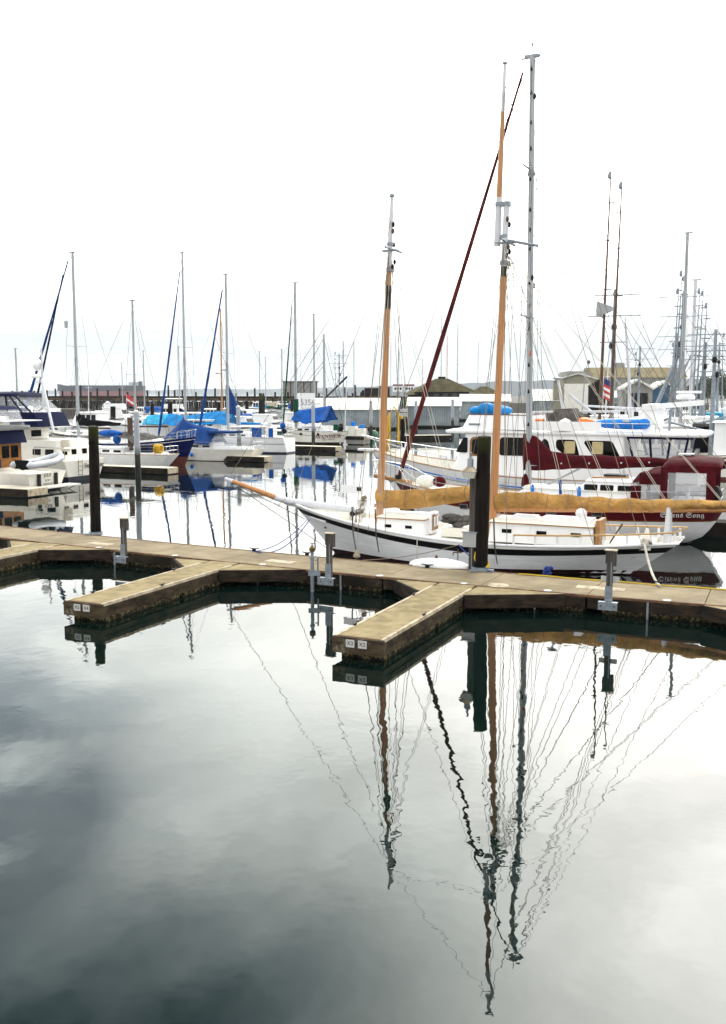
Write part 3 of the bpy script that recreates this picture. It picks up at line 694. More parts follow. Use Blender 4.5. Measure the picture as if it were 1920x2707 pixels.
def cover(T, pts, m, name='sail_cover', w=.3, fold=.05, n=44, seed=1, k=14, ties=0, tm='rope_dark'):
    """flaked sail under a cover along a boom: pts = [(x, z_bottom, z_top)]"""
    q = random.Random(seed); b = MB(); rings = []
    ph = [(q.uniform(1.5, 6.5), q.uniform(0, 6.28), q.uniform(.3, 1)) for _ in range(7)]
    L = pts[-1][0]-pts[0][0]
    for i in range(n+1):
        t = i/n; x = pts[0][0]+L*t
        for j in range(len(pts)-1):
            a, c = sorted((pts[j][0], pts[j+1][0]))
            if a-1e-6 <= x <= c+1e-6:
                f = (x-pts[j][0])/(pts[j+1][0]-pts[j][0]); zb = pts[j][1]+(pts[j+1][1]-pts[j][1])*f; zt = pts[j][2]+(pts[j+1][2]-pts[j][2])*f; break
        f1 = sum(h*math.sin(fr*abs(L)*t+p) for fr, p, h in ph)/3; zt += fold*.6*f1; zb += fold*.5*math.sin(f1*2+t*9)
        ring = []
        for a in range(k):
            th = 2*math.pi*a/k; cz = math.cos(th); y = math.sin(th)
            up = (cz+1)/2; wid = w*(.55+.45*math.sin(math.pi*min(1, (1-up)*1.1+.05)))
            wob = 1+fold*.8*math.sin(3.1*th+f1*4+t*abs(L)*1.7)
            rg = max(0, 1-abs(math.sin(1.15*x+.9*(th if th < math.pi else 2*math.pi-th)*math.sin(.7*x+seed)+1.7*f1))*2.2)+.8*max(0, 1-abs(math.sin(2.6*x-1.2*(th if th < math.pi else 2*math.pi-th)+seed+2*f1))*2.6)
            wob += fold*2.2*rg
            ring.append((x+fold*.4*math.sin(th*2+t*13), y*wid*wob, zb+(zt-zb)*(.5+.5*cz*(1+fold*.25*rg))))
        rings.append(ring)
    b.loft(rings); o = b.build(name, m, T, 'all')
    for j in range(ties):
        i = int((j+.6)/ties*n); c = Vector((0, 0, 0))
        for p in rings[i]: c += Vector(p)/k
        lp = [c+(Vector(p)-c)*1.02+Vector((0, 0, .004)) for p in rings[i]]; MB().tube(lp+[lp[0]], .011, 4).build('cover_tie', tm, o)
    return o
def tent(T, ridge, drop, half, m, name='boom_tent', sag=.12, seed=3, n=22, lift=0):
    """tarp over a ridge line: ridge [(x, z)], drop per point, half width"""
    q = random.Random(seed); b = MB(); rings = []
    for i in range(n+1):
        t = i/n*(len(ridge)-1); j = min(int(t), len(ridge)-2); f = t-j
        x = ridge[j][0]*(1-f)+ridge[j+1][0]*f; z = ridge[j][1]*(1-f)+ridge[j+1][1]*f; d = drop[j]*(1-f)+drop[j+1]*f
        e = .5+.5*math.cos(i*1.9)
        row = []
        for k in range(-6, 7):
            a = abs(k)/6
            row.append((x+.03*q.uniform(-1, 1), half*k/6*(1-.05*e*a), z-d*(a*(1-sag)+sag*a*a*2*.5)-.05*math.sin(i*.9+k)*a-.05*e*a+q.uniform(-.012, .012)))
        rings.append(row)
    b.loft(rings, False, False); lo = [[(x, y, z-.02) for x, y, z in r_] for r_ in rings]; b.loft(lo, False, False)
    return b.build(name, m, T, 'all', fix=False)
def lifelines(T, H, s0, s1, h=.62, n=7, m='steel', sides=(1, -1), name='lifeline'):
    for sg in sides:
        b = MB(); tops = []
        for i in range(n):
            s = s0+(s1-s0)*i/(n-1); x, y, z = H.pt(s, 1, sg); y -= sg*.06; b.tube([(x, y, z), (x, y, z+h)], .013, 5); tops.append((x, y, z+h))
        b.tube(tops, .009, 4); b.tube([(x, y, z-h*.45) for x, y, z in tops], .009, 4); b.build(name, m, T)
def pulpit(T, H, s0=.9, h=.65, m='steel', ext=.12, name='pulpit'):
    b = MB(); k = []
    for sg in (1, -1):
        side = []
        for s in (s0, (s0+1)/2, .99): x, y, z = H.pt(s, 1, sg); side.append((x+(ext if s > .98 else 0), y-sg*.04 if s < .98 else sg*.1, z+h)); b.tube([(x, y-sg*.04, z), side[-1]], .016, 5)
        k.append(side)
    b.tube(k[0]+k[1][::-1], .018, 5); b.build(name, m, T, True)
def pushpit(T, H, s1=.1, h=.65, m='steel', name='stern_rail'):
    b = MB(); k = []
    for sg in (1, -1):
        side = []
        for s in (s1, .012): x, y, z = H.pt(s, 1, sg); side.append((x, y-sg*.06, z+h)); b.tube([(x, y-sg*.06, z), side[-1]], .016, 5); b.tube([(x, y-sg*.06, z+h*.5), (x+.01, y-sg*.06, z+h*.5)], .01, 4)
        k.append(side)
    for f in (1, .5):
        b.tube([(p[0], p[1], p[2]-h*(1-f)) for p in k[0]+k[1][::-1]], .016, 5)
    b.build(name, m, T, True)
def radome(T, x, z, r=.3, m='gel_white', y=0, name='radar_dome'):
    MB().lathe([(r*.9, 0), (r, .06), (r, .14), (r*.85, .22), (r*.3, .26)], (x, y, z), 14).build(name, m, T, True)
def fender(T, x, y, z, m='gel_white', name='fender', h=.55, r=.1):
    MB().lathe([(.02, h/2+.08), (.05, h/2+.04), (r, h/2-.05), (r, -h/2+.05), (.05, -h/2), (.02, -h/2-.05)], (x, y, z), 10).build(name, m, T, True)
def place(stern_px, stern_py, L, heading, os=.4, end=-1):
    """origin of a boat whose waterline end (stern, or bow with end=+1) meets the water at a pixel"""
    P = at(stern_px, stern_py, 0); h = Vector((math.cos(heading), math.sin(heading), 0))
    return P-h*end*(L/2-os)
def sailboat(name, label, px, py, L, heading=BOWL, B=None, zs=.95, m='gel_white', tw=.62, end=-1, boot=('boot_navy', .1), stripes=(), mastpx=None, mm='alloy', covm=None, spread=1, furlm=None, furl_top=None, dodger=None, group=None, boom=True, cab='gel_white', capm=None, os=.45, ob=1.0, mr=.085, rigm='wire', boomx=None, furl_r=.12, bzb=1.35, cover_h=.4, boomm=None, cabh=.42, full=True, boomz=None):
    T = thing(name, label, 'sailboat', place(px, py, L, heading, os, end), heading, group)
    B = B or L*.31
    H = hull(T, L, B, zs*bzb, zs, zs*1.02, m, tw=tw, ob=ob, os=os, boot=boot, stripes=stripes, capm=capm, n=18 if full else 10)
    side = cabin(T, -L*.12, L*.24, B*.30, B*.22, zs-.1, zs+cabh, cab, fs=.5, as_=.05, name='cabin')
    for k in range(3 if full else 2): window(T, side, rect(-L*.09+k*L*.11, -L*.09+k*L*.11+L*.07, zs+cabh*.28, zs+cabh*.75), 'glass_dark')
    b = MB(); b.loft([rr(-L*.40, -L*.13, B*.30, B*.34, zs-.09, .1), rr(-L*.40, -L*.13, B*.28, B*.32, zs+.17, .1)]); b.build('cockpit_coaming', cab, T, True)
    if full:
        lifelines(T, H, .06, .92, .6); pulpit(T, H); pushpit(T, H)
    else:
        lifelines(T, H, .06, .92, .6, 5, sides=(1,))
    if mastpx:
        x, zt = pl(T, *mastpx); xb = x
        M, xt = mast(T, xb, zs+cabh-.1, zt, mr, mm, 0, [(zs+(zt-zs)*f, B*.34) for f in ((.52,) if spread == 1 else (.38, .68))])
        cx = H.pt(.5, 1)[1]
        bow = (L/2-.25, 0, zs*bzb)
        sg = [((xt(zt), 0, zt), (-L/2+.1, 0, zs)), ((x, 0, zt), bow)]
        for s_ in (1, -1):
            sg += [((x, 0, zt-.1), (x-.1, s_*B*.34, zs+(zt-zs)*(.52 if spread == 1 else .68))), ((x-.1, s_*B*.34, zs+(zt-zs)*(.52 if spread == 1 else .68)), (x-.05, s_*cx*.92, zs)), ((x, 0, zs+(zt-zs)*.5), (x+.4, s_*cx*.9, zs)), ((x, 0, zs+(zt-zs)*.5), (x-.6, s_*cx*.92, zs))]
        rig(T, sg, rigm, .012)
        if furlm:
            top = pl(T, *furl_top) if furl_top else (x+.2, zt-.6)
            furled(T, (L/2-.35, 0, zs*bzb+.35), (top[0], 0, top[1]), furl_r, furlm)
        if boom:
            bx = x-(L*.36 if boomx is None else pl(T, boomx, 1100)[0]*-1+x); zb = boomz or zs+cabh+.75
            MB().tube([(x-.1, 0, zb), (bx, 0, zb+.12)], .06, 8).build('boom', boomm or mm, T, True)
            if covm: cover(T, [(x+.12, zb-.12, zb+cover_h*2.3), (x-.35, zb-.1, zb+cover_h*1.7), (x-1.1, zb-.08, zb+cover_h), (bx+.2, zb+.02, zb+.3)], covm, w=.17, fold=.03, n=26, seed=int(px), k=10)
    if dodger:
        b = MB(); zc = zs+cabh; pts = [(-L*.13, zc*.98), (-L*.10, zc+.55), (-L*.2, zc+.72), (-L*.26, zc+.68)]
        hw = B*.29
        rings = [[(x, hw*math.sin(a)*(1 if k else 1), z-(1-math.cos(a))*.25) for a in [R(-90+15*i) for i in range(13)]] for k, (x, z) in enumerate(pts)]
        b.loft(rings, False, False); b.build('dodger', dodger, T, 'all', fix=False)
    return T, H
def motorboat(name, label, px, py, L, heading=BOWL, B=None, zs=1.2, m='gel_white', cabm='gel_white', end=-1, fly=False, canvas=None, group=None, boot=('boot_navy', .12), stripes=(), house=(-.18, .22, 1.25), arch=False, poles=None, mastz=None, cat='motorboat', trim=None, wind=4, house2=None):
    T = thing(name, label, cat, place(px, py, L, heading, .25, end), heading, group)
    B = B or L*.34
    H = hull(T, L, B, zs*1.45, zs, zs*.95, m, tw=.86, ob=1.2, os=.15, boot=boot, stripes=stripes, n=12)
    a, c, h = house
    side = cabin(T, L*a, L*c, B*.38, B*.31, zs-.1, zs+h, cabm, fs=h*.55, over=.14, trim=trim)
    w = L*(c-a)-h*.6
    for k in range(wind): window(T, side, rect(L*a+.2+w*k/wind, L*a+.2+w*(k+.82)/wind, zs+h*.36, zs+h*.87), 'glass_dark', r=.04)
    front_window(T, L*c-h*.55*.42, 0, -B*.24, B*.24, zs+h*.45, zs+h*.86, sl=h*.55*.4)
    lifelines(T, H, .5, .95, .6, 5, sides=(1, -1)); 
    if fly:
        b = MB(); z0 = zs+h+.09; b.loft([rr(L*a+.3, L*c-h*.5, B*.33, B*.27, z0, .15), rr(L*a+.3, L*c-h*.5-.25, B*.34, B*.26, z0+.7, .15)]); b.build('flybridge', cabm, T, True)
        if canvas:
            b = MB(); b.loft([rr(L*a+.4, L*c-h*.6-.4, B*.32, B*.26, z0+1.75, .15), rr(L*a+.3, L*c-h*.6-.3, B*.33, B*.27, z0+1.82, .15), rr(L*a+.6, L*c-h*.6-.6, B*.2, B*.18, z0+1.95, .1)]); b.build('bimini', canvas, T, True)
            b = MB(); [b.tube([(x, sg*B*.27, z0+.7), (x, sg*B*.27, z0+1.75)], .02, 5) for x in (L*a+.6, L*c-h*.6-.6) for sg in (1, -1)]; b.build('bimini_frame', 'steel', T)
    elif canvas:
        b = MB(); x0, x1 = L*-.46, L*a+.1; z = zs+h*1.02
        b.loft([rr(x0, x1, B*.38, B*.38, zs+.1, .12), rr(x0+.3, x1, B*.36, B*.37, z, .12), rr(x0+.6, x1-.1, B*.2, B*.22, z+.16, .1)]); b.build('cockpit_canvas', canvas, T, True)
    if arch:
        b = MB(); x = L*a+.2; z = zs+h; [b.tube([(x-.4, sg*B*.36, zs), (x, sg*B*.33, z+.5), (x+.2, sg*B*.2, z+.95)], .06, 6) for sg in (1, -1)]; b.tube([(x+.2, -B*.2, z+.95), (x+.2, B*.2, z+.95)], .06, 6); b.build('radar_arch', cabm, T, True); radome(T, x+.2, z+1.0, .28)
    if mastz:
        x = L*(a+c)/2; MB().tube([(x, 0, zs+h+.1), (x-.15, 0, mastz)], [.07, .035], 8).build('mast', 'spar_white', T, True)
        MB().tube([(x-.1, -.8, zs+h+(mastz-zs-h)*.6), (x-.1, .8, zs+h+(mastz-zs-h)*.6)], .025, 5).build('crosstree', 'spar_white', T)
    if poles:
        for sg in (1, -1):
            MB().tube([(x_ := L*(a+c)/2+.5, sg*B*.4, zs+.3), (x_-.2, sg*B*.32, poles)], [.085, .03], 7).build('trolling_pole', 'teak_dark', T, True)
    return T, H
def wpos(T, x, y, z):
    a = T.rotation_euler.z; return (T.location[0]+x*math.cos(a)-y*math.sin(a), T.location[1]+x*math.sin(a)+y*math.cos(a), T.location[2]+z)
def hull_at(H, x, z, sg=1):
    lo, hi = 0.0, 1.0
    for _ in range(30):
        s = (lo+hi)/2; u = z/H.sheer(s)
        if H.pt(s, u)[0] < x: lo = s
        else: hi = s
    return H.pt(s, min(1, z/H.sheer(s)), sg)
def hull_text(T, H, txt, size, x0, z0, m, slant=0, name='name_lettering', off=.014):
    o = lettering(txt, size, (0, 0, 0), m, T, name=name)
    for v in o.data.vertices:
        x = x0-v.co.x; z = z0+v.co.y+slant*v.co.x; y = hull_at(H, x, z)[1]+off+v.co.z
        v.co = (x, y, z)
    return o
BF = {c: ord(c) for c in ''}
def fraktur(t): return ''.join(chr(0x1D56C+ord(c)-65) if c.isupper() else chr(0x1D586+ord(c)-97) if c.islower() else c for c in t)
def serif(t): return ''.join(chr(0x1D400+ord(c)-65) if c.isupper() else chr(0x1D41A+ord(c)-97) if c.islower() else c for c in t)
STERN = Matrix(((0, 0, -1), (-1, 0, 0), (0, 1, 0)))
PORT = Matrix(((-1, 0, 0), (0, 0, 1), (0, 1, 0)))

# ================================================================== the white schooner
hx = Vector((math.cos(BOWL), math.sin(BOWL), 0))
T = SCH = thing('schooner', 'white gaff schooner with a black sheer stripe, tan sail covers and orange brown spars', 'sailboat', Vector((3.52, 34.94, 0))-hx*.35, BOWL)
K = .35
H = hull(T, 14.2, 3.75, 1.80, .98, 1.22, 'plank_white', tw=.42, ob=1.75, os=1.6, draft=.7, n=34, tuck=.35, bul=.16, capm='gel_white', rail_r=.045, boot=('boot_dark', .17), fine=1.6, flare=1.15, mid=.44,
         stripes=[('sheer_stripe', .11, .33, 'stripe_black')])
H.band('rub_rail', .085, .112, 'gel_warm', off=.028); H.band('rub_rail', .328, .345, 'gel_white', off=.014)
for s in (.2, .45, .62, .8):
    for sg in (1,):
        x, y, z = H.pt(s, .55, sg, .004)
# trail boards and hawse
for sg in (1, -1):
    p = H.pt(.965, .80, sg, .02); q = H.pt(.90, .80, sg, .02)
    MB().tube([p, q], [.02, .05], 6).build('trail_board', 'gel_white', T)
    h_ = H.pt(.93, .62, sg, .01); MB().blob(h_, (.06, .03, .04), 8, 5).build('hawse_hole', 'dock_rim', T)
# bowsprit
b0, b1, b2, b3 = (4.6, 0, 1.66), (7.25, 0, 1.86), (7.85, 0, 1.99), (9.75, 0, 2.54)
bs = MB().tube([b0, b1, b2], [.15, .14, .12], 10).build('bowsprit', 'spar_white', T, True)
MB().tube([b2, b3], [.115, .085], 10).build('bowsprit_tip_varnished', 'orange_spar', bs, True)
MB().tube([b3, (10.1, 0, 2.64)], [.085, .07], 10).build('bowsprit_cap', 'spar_white', bs, True)
MB().loft([[(6.2, -.02, 1.5), (6.2, .02, 1.5), (6.2, .02, 1.78), (6.2, -.02, 1.78)], [(7.5, -.01, 1.74), (7.5, .01, 1.74), (7.5, .01, 1.84), (7.5, -.01, 1.84)]]).build('beak', 'plank_white', T)
# bowsprit net and stays
stays(T, [((10.0, 0, 2.58), (5.6, 0, .12)), ((10.0, 0, 2.58), (6.1, .95, 1.35)), ((10.0, 0, 2.58), (6.1, -.95, 1.35))], 'rope_dark', .012, 'bobstay')
b = MB()
for sg in (1, -1):
    prev = None
    for i in range(9):
        x = 6.6+i*.4; w = (.85-.8*(i/8)); c = (x, sg*w, 1.62+.105*(x-6.6)*2.1-.0); m_ = (x, 0, 1.82+(x-6.6)*.24-.02)
        top = (x, sg*w*.9, c[2]+.25); b.tube([c, m_], .007, 4); b.tube([c, (x+.2, sg*w*.5, c[2]-.35)], .006, 4)
        if prev: b.tube([prev, c], .008, 4); b.tube([(prev[0]+.2, prev[1]*.5, prev[2]-.35), (x+.2, sg*w*.5, c[2]-.35)], .006, 4)
        prev = c
b.build('bowsprit_net', 'rope_dark', T)
# cabins
side = cabin(T, 1.15+K, 3.1+K, .80, .72, .95, 1.52, 'gel_white', 'deck_white', fs=.12, as_=.04, tum=.03, over=.05, th=.05, trim='teak', r=.06, name='fore_cabin')
for x in (2.55+K, 1.75+K): window(T, side, rect(x-.13, x+.13, 1.2, 1.31), 'glass_dark', r=.01)
MB().box(.95+K+.08, 1.15+K+.06, -.38, .38, 1.0, 1.74).build('companionway', 'gel_white', T)
b = MB().box(1.0+K, 1.02+K, -.28, .28, 1.12, 1.68); dr = b.build('companionway_door', 'varnish', T)
for y in (-.13, .13): MB().box(.985+K, .998+K, y-.08, y+.08, 1.24, 1.60).build('door_panel', 'flag_white', dr)
MB().box(1.0+K, 2.9+K, -.30, .05, 1.615, 1.70).build('sliding_hatch', 'gel_white', T)
side = cabin(T, -4.75+K, -1.2+K, .92, .86, .95, 1.60, 'gel_white', 'deck_white', fs=.06, as_=.04, tum=.03, over=.06, th=.05, trim='teak', r=.06, name='main_cabin')
for x in (-1.85, -3.05, -4.2): window(T, side, rect(x-.17+K, x+.17+K, 1.27, 1.40), 'glass_dark', r=.01)
MB().box(-4.92+K, -4.78+K, -.5, .62, 1.0, 1.80).build('companionway', 'teak', T)
MB().box(-4.6+K, -2.9+K, -.42, .42, 1.69, 1.80).build('sliding_hatch', 'gel_white', T)
b = MB(); b.box(-2.75+K, -1.85+K, -.28, .34, 1.69, 1.76); b.box(-2.7+K, -1.9+K, -.22, .3, 1.762, 1.82); b.build('roof_hatch', 'gel_white', T)
b = MB(); b.tube([(-4.3+K, .3, 1.70), (-4.3+K, .3, 1.95)], .13, 10); b.blob((-4.24+K, .3, 2.0), (.2, .17, .17), 10, 6); b.build('cowl_vent', 'gel_white', T, True)
# deck pieces
b = MB(); b.box(4.3+K, 4.75+K, -.22, .22, 1.2, 1.6); b.build('windlass_box', 'gel_warm', T)
b = MB(); b.tube([(4.1+K, -.42, 1.58), (4.1+K, .42, 1.58)], .10, 8); b.tube([(3.9+K, .5, 1.2), (3.9+K, .5, 1.75), (3.9+K, .15, 1.75)], .025, 6); b.build('windlass', 'plastic_black', T)
b = MB(); b.box(-.35+K, .65+K, -.45, .45, .95, 1.28); b.build('deck_box', 'gel_warm', T)
b = MB()
for k in range(16): b.blob((rnd.uniform(-.25, .6)+K, rnd.uniform(-.1, .4), 1.34+rnd.uniform(0, .34)), (rnd.uniform(.12, .3), .16, rnd.uniform(.07, .14)), 9, 6)
tag(b.build('folded_sailcloth', 'grey_cloth', None, True), 'heap of grey cloth on the schooner deck between its two cabins', 'tarp')
bpy.data.objects['folded_sailcloth'].location = T.location; bpy.data.objects['folded_sailcloth'].rotation_euler = T.rotation_euler
# rail round the stern
b = MB(); pts = []; posts = []
for i in range(15):
    s = .36-.35*i/14; pts.append(H.pt(s, 1, 1))
ring = [(x, y-.08, z+.36) for x, y, z in pts]+[(-7.28, 0, 1.66)]+[(x, -y+.08, z+.36) for x, y, z in pts[::-1]]
b.loft([[(p[0], p[1]-.06 if False else p[1], p[2]) for p in [(q[0], q[1]-.055*(1 if q[1] > 0 else -1), q[2]-.02), (q[0], q[1]+.055*(1 if q[1] > 0 else -1), q[2]-.02), (q[0], q[1]+.055*(1 if q[1] > 0 else -1), q[2]+.025), (q[0], q[1]-.055*(1 if q[1] > 0 else -1), q[2]+.025)]] for q in ring]); b.build('stern_rail', 'rail_gold', T)
for k, q in enumerate(ring):
    if k % 2 == 0 and abs(q[1]) > .1: MB().lathe([(.05, -.40), (.035, -.30), (.055, -.2), (.035, -.1), (.045, -.025)], q, 8).build('rail_post', 'gel_white', T, True)
MB().box(-6.6+K, -5.2+K, -.95, .95, .98, 1.14).build('cockpit_seat', 'gel_warm', T)
b = MB(); b.lathe([(.10, 0), (.08, .3), (.05, .42)], (-6.35+K, 0, 1.14), 10); b.build('steering_post', 'gel_warm', T, True)
b = MB(); b.tube([(-5.3+K, .9, 1.12), (-5.65+K, .62, 1.75)], [.03, .035], 6); b.build('tiller_arm', 'teak_dark', T)
b = MB()
for y in (-.22, .22): b.tube([(-7.0+K, y*1.6, 1.1), (-7.02+K, y*.8, 2.05), (-7.02+K, y*.35, 2.32)], [.10, .085, .08], 8)
b.build('boom_crutch', 'spar_white', T, True)
# masts
def painted(pts, parts, T, n=12):
    """one mast as stacked painted lengths: pts (x, z, r) bottom and top; parts (z0, z1, material, name)"""
    (xa, za, ra), (xc, zc, rc) = pts; root = None
    f = lambda z: (z-za)/(zc-za)
    for z0, z1, m, nm in parts:
        k = 4; P_ = [(xa+(xc-xa)*f(z0+(z1-z0)*i/k), 0, z0+(z1-z0)*i/k) for i in range(k+1)]; r_ = [ra+(rc-ra)*f(p[2]) for p in P_]
        o = MB().tube(P_, r_, n).build(nm, m, root or T, True); root = root or o
    return root
fm = painted([(3.2+K, .95, .145), (2.74+K, 12.85, .085)], [(.95, 8.95, 'orange_spar', 'foremast'), (8.95, 9.77, 'spar_dark', 'mast_band'), (9.77, 10.42, 'orange_spar', 'mast_band'), (10.42, 11.9, 'spar_white', 'mast_doubling')], T)
MB().tube([(2.775+K, 0, 11.9), (2.74+K, 0, 12.8)], [.09, .05], 10).build('masthead_pole', 'spar_white', fm, True)
MB().lathe([(.02, 0), (.1, .02), (.1, .1), (.03, .13)], (2.74+K, 0, 12.8), 12).build('mast_truck', 'galv', fm, True)
mm_ = painted([(-1.08+K, .95, .150), (-1.42+K, 12.4, .10)], [(.95, 9.88, 'orange_spar', 'mainmast'), (9.88, 10.22, 'spar_dark', 'mast_band'), (10.22, 12.35, 'spar_white', 'mast_doubling')], T)
tm = painted([(-1.10+K, 10.9, .115), (-1.28+K, 16.75, .058)], [(10.9, 12.5, 'spar_white', 'topmast_heel'), (12.5, 15.25, 'orange_spar', 'topmast'), (15.25, 16.75, 'spar_white', 'topmast_head')], mm_)
MB().lathe([(.02, 0), (.08, .02), (.08, .08), (.02, .1)], (-1.28+K, 0, 16.75), 10).build('mast_truck', 'galv', mm_, True)
for x, z, w in ((2.80+K, 11.0, .75), (-1.36+K, 11.02, .85)):
    b = MB(); b.tube([(x-.12, -w, z), (x-.02, 0, z+.05), (x-.12, w, z)], .045, 6); b.box(x-.3, x+.3, -.12, .12, z-.05, z+.0); b.lathe([(.15, 0), (.15, .14)], (x, 0, z-.75), 10); b.lathe([(.13, 0), (.13, .1)], (x, 0, z+.15), 10); b.build('crosstree', 'galv', fm if x > 0 else mm_)
b = MB(); b.box(-1.55+K, -1.05+K, -.11, .11, 12.2, 12.34); b.build('mast_cap', 'galv', mm_); MB().tube([(-1.35+K, 0, 11.1), (-2.5+K, -.1, 10.85)], .05, 6).build('peak_bracket', 'galv', mm_)
q = random.Random(5)
for x, z0, z1, mp in ((2.68+K, 10.2, 12.0, fm), (-1.50+K, 10.3, 12.2, mm_)):
    for k in range(6):
        MB().blob((x-q.uniform(-.03, .03), q.uniform(-.12, .12), q.uniform(z0, z1)), (.06, .04, .1), 7, 5).build('pulley_block', 'plastic_black' if k % 2 else 'teak_dark', mp)
# booms, gaffs and covered sails
MB().tube([(3.1+K, 0, 1.86), (-.35+K, 0, 2.40)], .085, 8).build('fore_boom', 'orange_spar', T, True)
cover(T, [(3.28+K, 1.80, 2.50), (2.2+K, 1.80, 2.46), (.8+K, 2.02, 2.62), (-.45+K, 2.22, 2.80)], 'tan_cloth', 'fore_sail_cover', .2, .06, 130, 11, 30, 5, 'rope_tan')
MB().tube([(-1.2+K, 0, 1.95), (-10.4+K, 0, 2.38)], .10, 8).build('main_boom', 'orange_spar', T, True)
cover(T, [(-1.22+K, 1.82, 2.50), (-2.4+K, 2.0, 2.62), (-4.4+K, 2.02, 2.52), (-6.6+K, 2.12, 2.52), (-8.5+K, 2.24, 2.60), (-10.3+K, 2.28, 2.55)], 'tan_cloth', 'main_sail_cover', .2, .06, 300, 4, 30, 13, 'rope_tan')
b = MB(); b.box(3.35+K, 3.42+K, -.1, .1, 1.8, 1.95); b.tube([(3.6+K, -.3, 2.1), (3.6+K, .34, 2.1)], .03, 6); b.build('pin_rail', 'gel_white', T)
# standing and running rigging
fx, fz = 2.8+K, 11.0; mx_, mz = -1.36+K, 11.0
tmt = (-1.27+K, 0, 16.2)
seg = [((fx, 0, 11.9), (10.0, 0, 2.62)), ((fx, 0, 11.0), (7.2, 0, 1.95)), ((2.76+K, 0, 12.1), (-1.1+K, 0, 12.3)), ((2.76+K, 0, 12.2), tmt), ((-1.42+K, 0, 12.3), (-9.6+K, 0, 2.6))]
for sg in (1, -1):
    for dx in (-.75, -.1, .45): seg.append(((fx, sg*.1, 10.9), (3.0+K+dx, sg*1.70, 1.15)))
    seg.append(((fx-.12, sg*.75, 11.0), (3.3+K, sg*1.68, 1.15))); seg.append(((2.76+K, 0, 12.1), (fx-.12, sg*.75, 11.0)))
    for dx in (-.8, -.15, .35): seg.append(((mx_, sg*.1, 10.9), (-1.35+K+dx, sg*1.86, 1.0)))
    seg.append(((mx_-.12, sg*.85, 11.0), (-1.0+K, sg*1.84, 1.0))); seg.append((tmt, (mx_-.12, sg*.85, 11.0)))
    seg.append((tmt, (-6.3+K, sg*1.0, 1.25))); seg.append(((mx_, sg*.1, 11.0), (-4.9+K, sg*1.6, 1.2)))
stays(T, seg, 'rope_tan', .0095, 'stay')
seg = []
for k, (xb, zb) in enumerate(((-3.6, 2.5), (-5.2, 2.5), (-6.9, 2.5), (-8.6, 2.6))):
    for sg in (1, -1): seg.append(((mx_-.1, sg*.1, 10.6), (xb+K, sg*.17, zb)))
for xb, zb in ((1.9, 2.5), (.5, 2.62)):
    for sg in (1, -1): seg.append(((fx-.1, sg*.1, 10.6), (xb+K, sg*.17, zb)))
stays(T, seg, 'rope_white', .0085, 'lazy_line')
b = MB()
for x, z in ((3.05+K, 10.4), (-1.25+K, 10.4)):
    for k in range(5):
        y = q.uniform(-.2, .2); b.tube([(x-.35+.05*k, y*.4, z), (x+.03*k, y, 6), (x+.14-.05*k, y, 1.4)], .009, 4)
b.build('halyards', 'rope_white', T)
for x, y, z in ((3.45+K, 1.72, 1.1), (2.55+K, 1.76, 1.08), (-1.15+K, 1.88, .98), (-1.75+K, 1.88, .98)):
    MB().tube([(x+.05, y+.02, z+.9), (x, y+.05, z), (x-.1, y*1.005+.02, z-.62)], [.028, .028, .02], 6).build('chainplate', 'post_wood', T)
# thin white sign board hung in the fore rigging
MB().box(3.7+K, 4.5+K, .3, .33, 2.32, 2.62).build('sign_board', 'gel_white', T); MB().box(3.78+K, 3.95+K, .332, .338, 2.42, 2.56).build('board_mark', 'plastic_black', T)
b = MB()
for k in range(6): b.tube([(3.55+K+.04*k, .34, 2.1), (3.6+K+.05*k, .37, 1.45-.07*k), (3.68+K+.04*k, .34, 2.1)], .012, 5)
for y in (.25, .45): b.blob((3.65+K, y, 2.15), (.07, .04, .12), 8, 5)
b.build('coiled_lines', 'rope_tan', T)
for x, y in ((3.25+K, 1.9),):
    MB().lathe([(.02, .2), (.12, .02), (.12, -.06), (.03, -.12)], (x, y, .32), 12).build('fender', 'edge_white', T, True); MB().tube([(x, y, .5), (x+.02, 1.75, 1.15)], .008, 4).build('fender_line', 'rope_tan', T)
MB().tube([(1.0+K, 1.86, 1.04), (1.0+K, 1.93, .2)], .02, 6).build('hull_rope', 'rope_white', T)
# mooring lines are tied to boat and dock: things of their own
def line(name, label, pts, m, r=.016, sag=.0, group=None):
    b = MB(); P_ = []
    for i in range(13):
        t = i/12; p = Vector(pts[0]).lerp(Vector(pts[1]), t); p.z -= sag*4*t*(1-t); P_.append(p)
    b.tube(P_, r, 6); return tag(b.build(name, m, None, True), label, 'rope', group)
bowp = wpos(T, 5.9, 1.0, 1.36)
line('mooring_line', 'blue mooring line from the schooner bow down to the dock', (bowp, tuple(at(672, 1458, .62))), 'rope_blue', .018, .45)
line('mooring_line', 'slack second blue bow line hanging just above the straight one', (wpos(T, 6.0, .95, 1.38), tuple(at(676, 1457, .62))), 'rope_blue', .014, .25)
line('mooring_line', 'tan spring line from the dock to the schooner topsides amidships', (wpos(T, -.15, 1.88, .92), tuple(at(960, 1481, .6))), 'rope_tan', .012, .1)
line('mooring_line', 'blue spring line beside the meter box on the lantern post', (wpos(T, -.15, 1.89, .92), tuple(at(1300, 1513, .58))), 'rope_blue', .018, .08)
stp = wpos(T, -6.1, 1.25, 1.25)
line('mooring_line', 'thick white stern line from the schooner rail to the dock', (stp, tuple(at(1745, 1548, .58))), 'rope_white', .038, .25)
b = MB()
for k in range(5): b.tube([Vector(stp)+Vector((.12*math.cos(a)+.03*k, .1*math.sin(a), .08*math.sin(a+k)+.05)) for a in [i*.8 for i in range(9)]], .03, 6)
tag(b.build('coiled_rope', 'rope_white', None, True), 'white coiled rope heaped on the schooner stern quarter', 'rope')
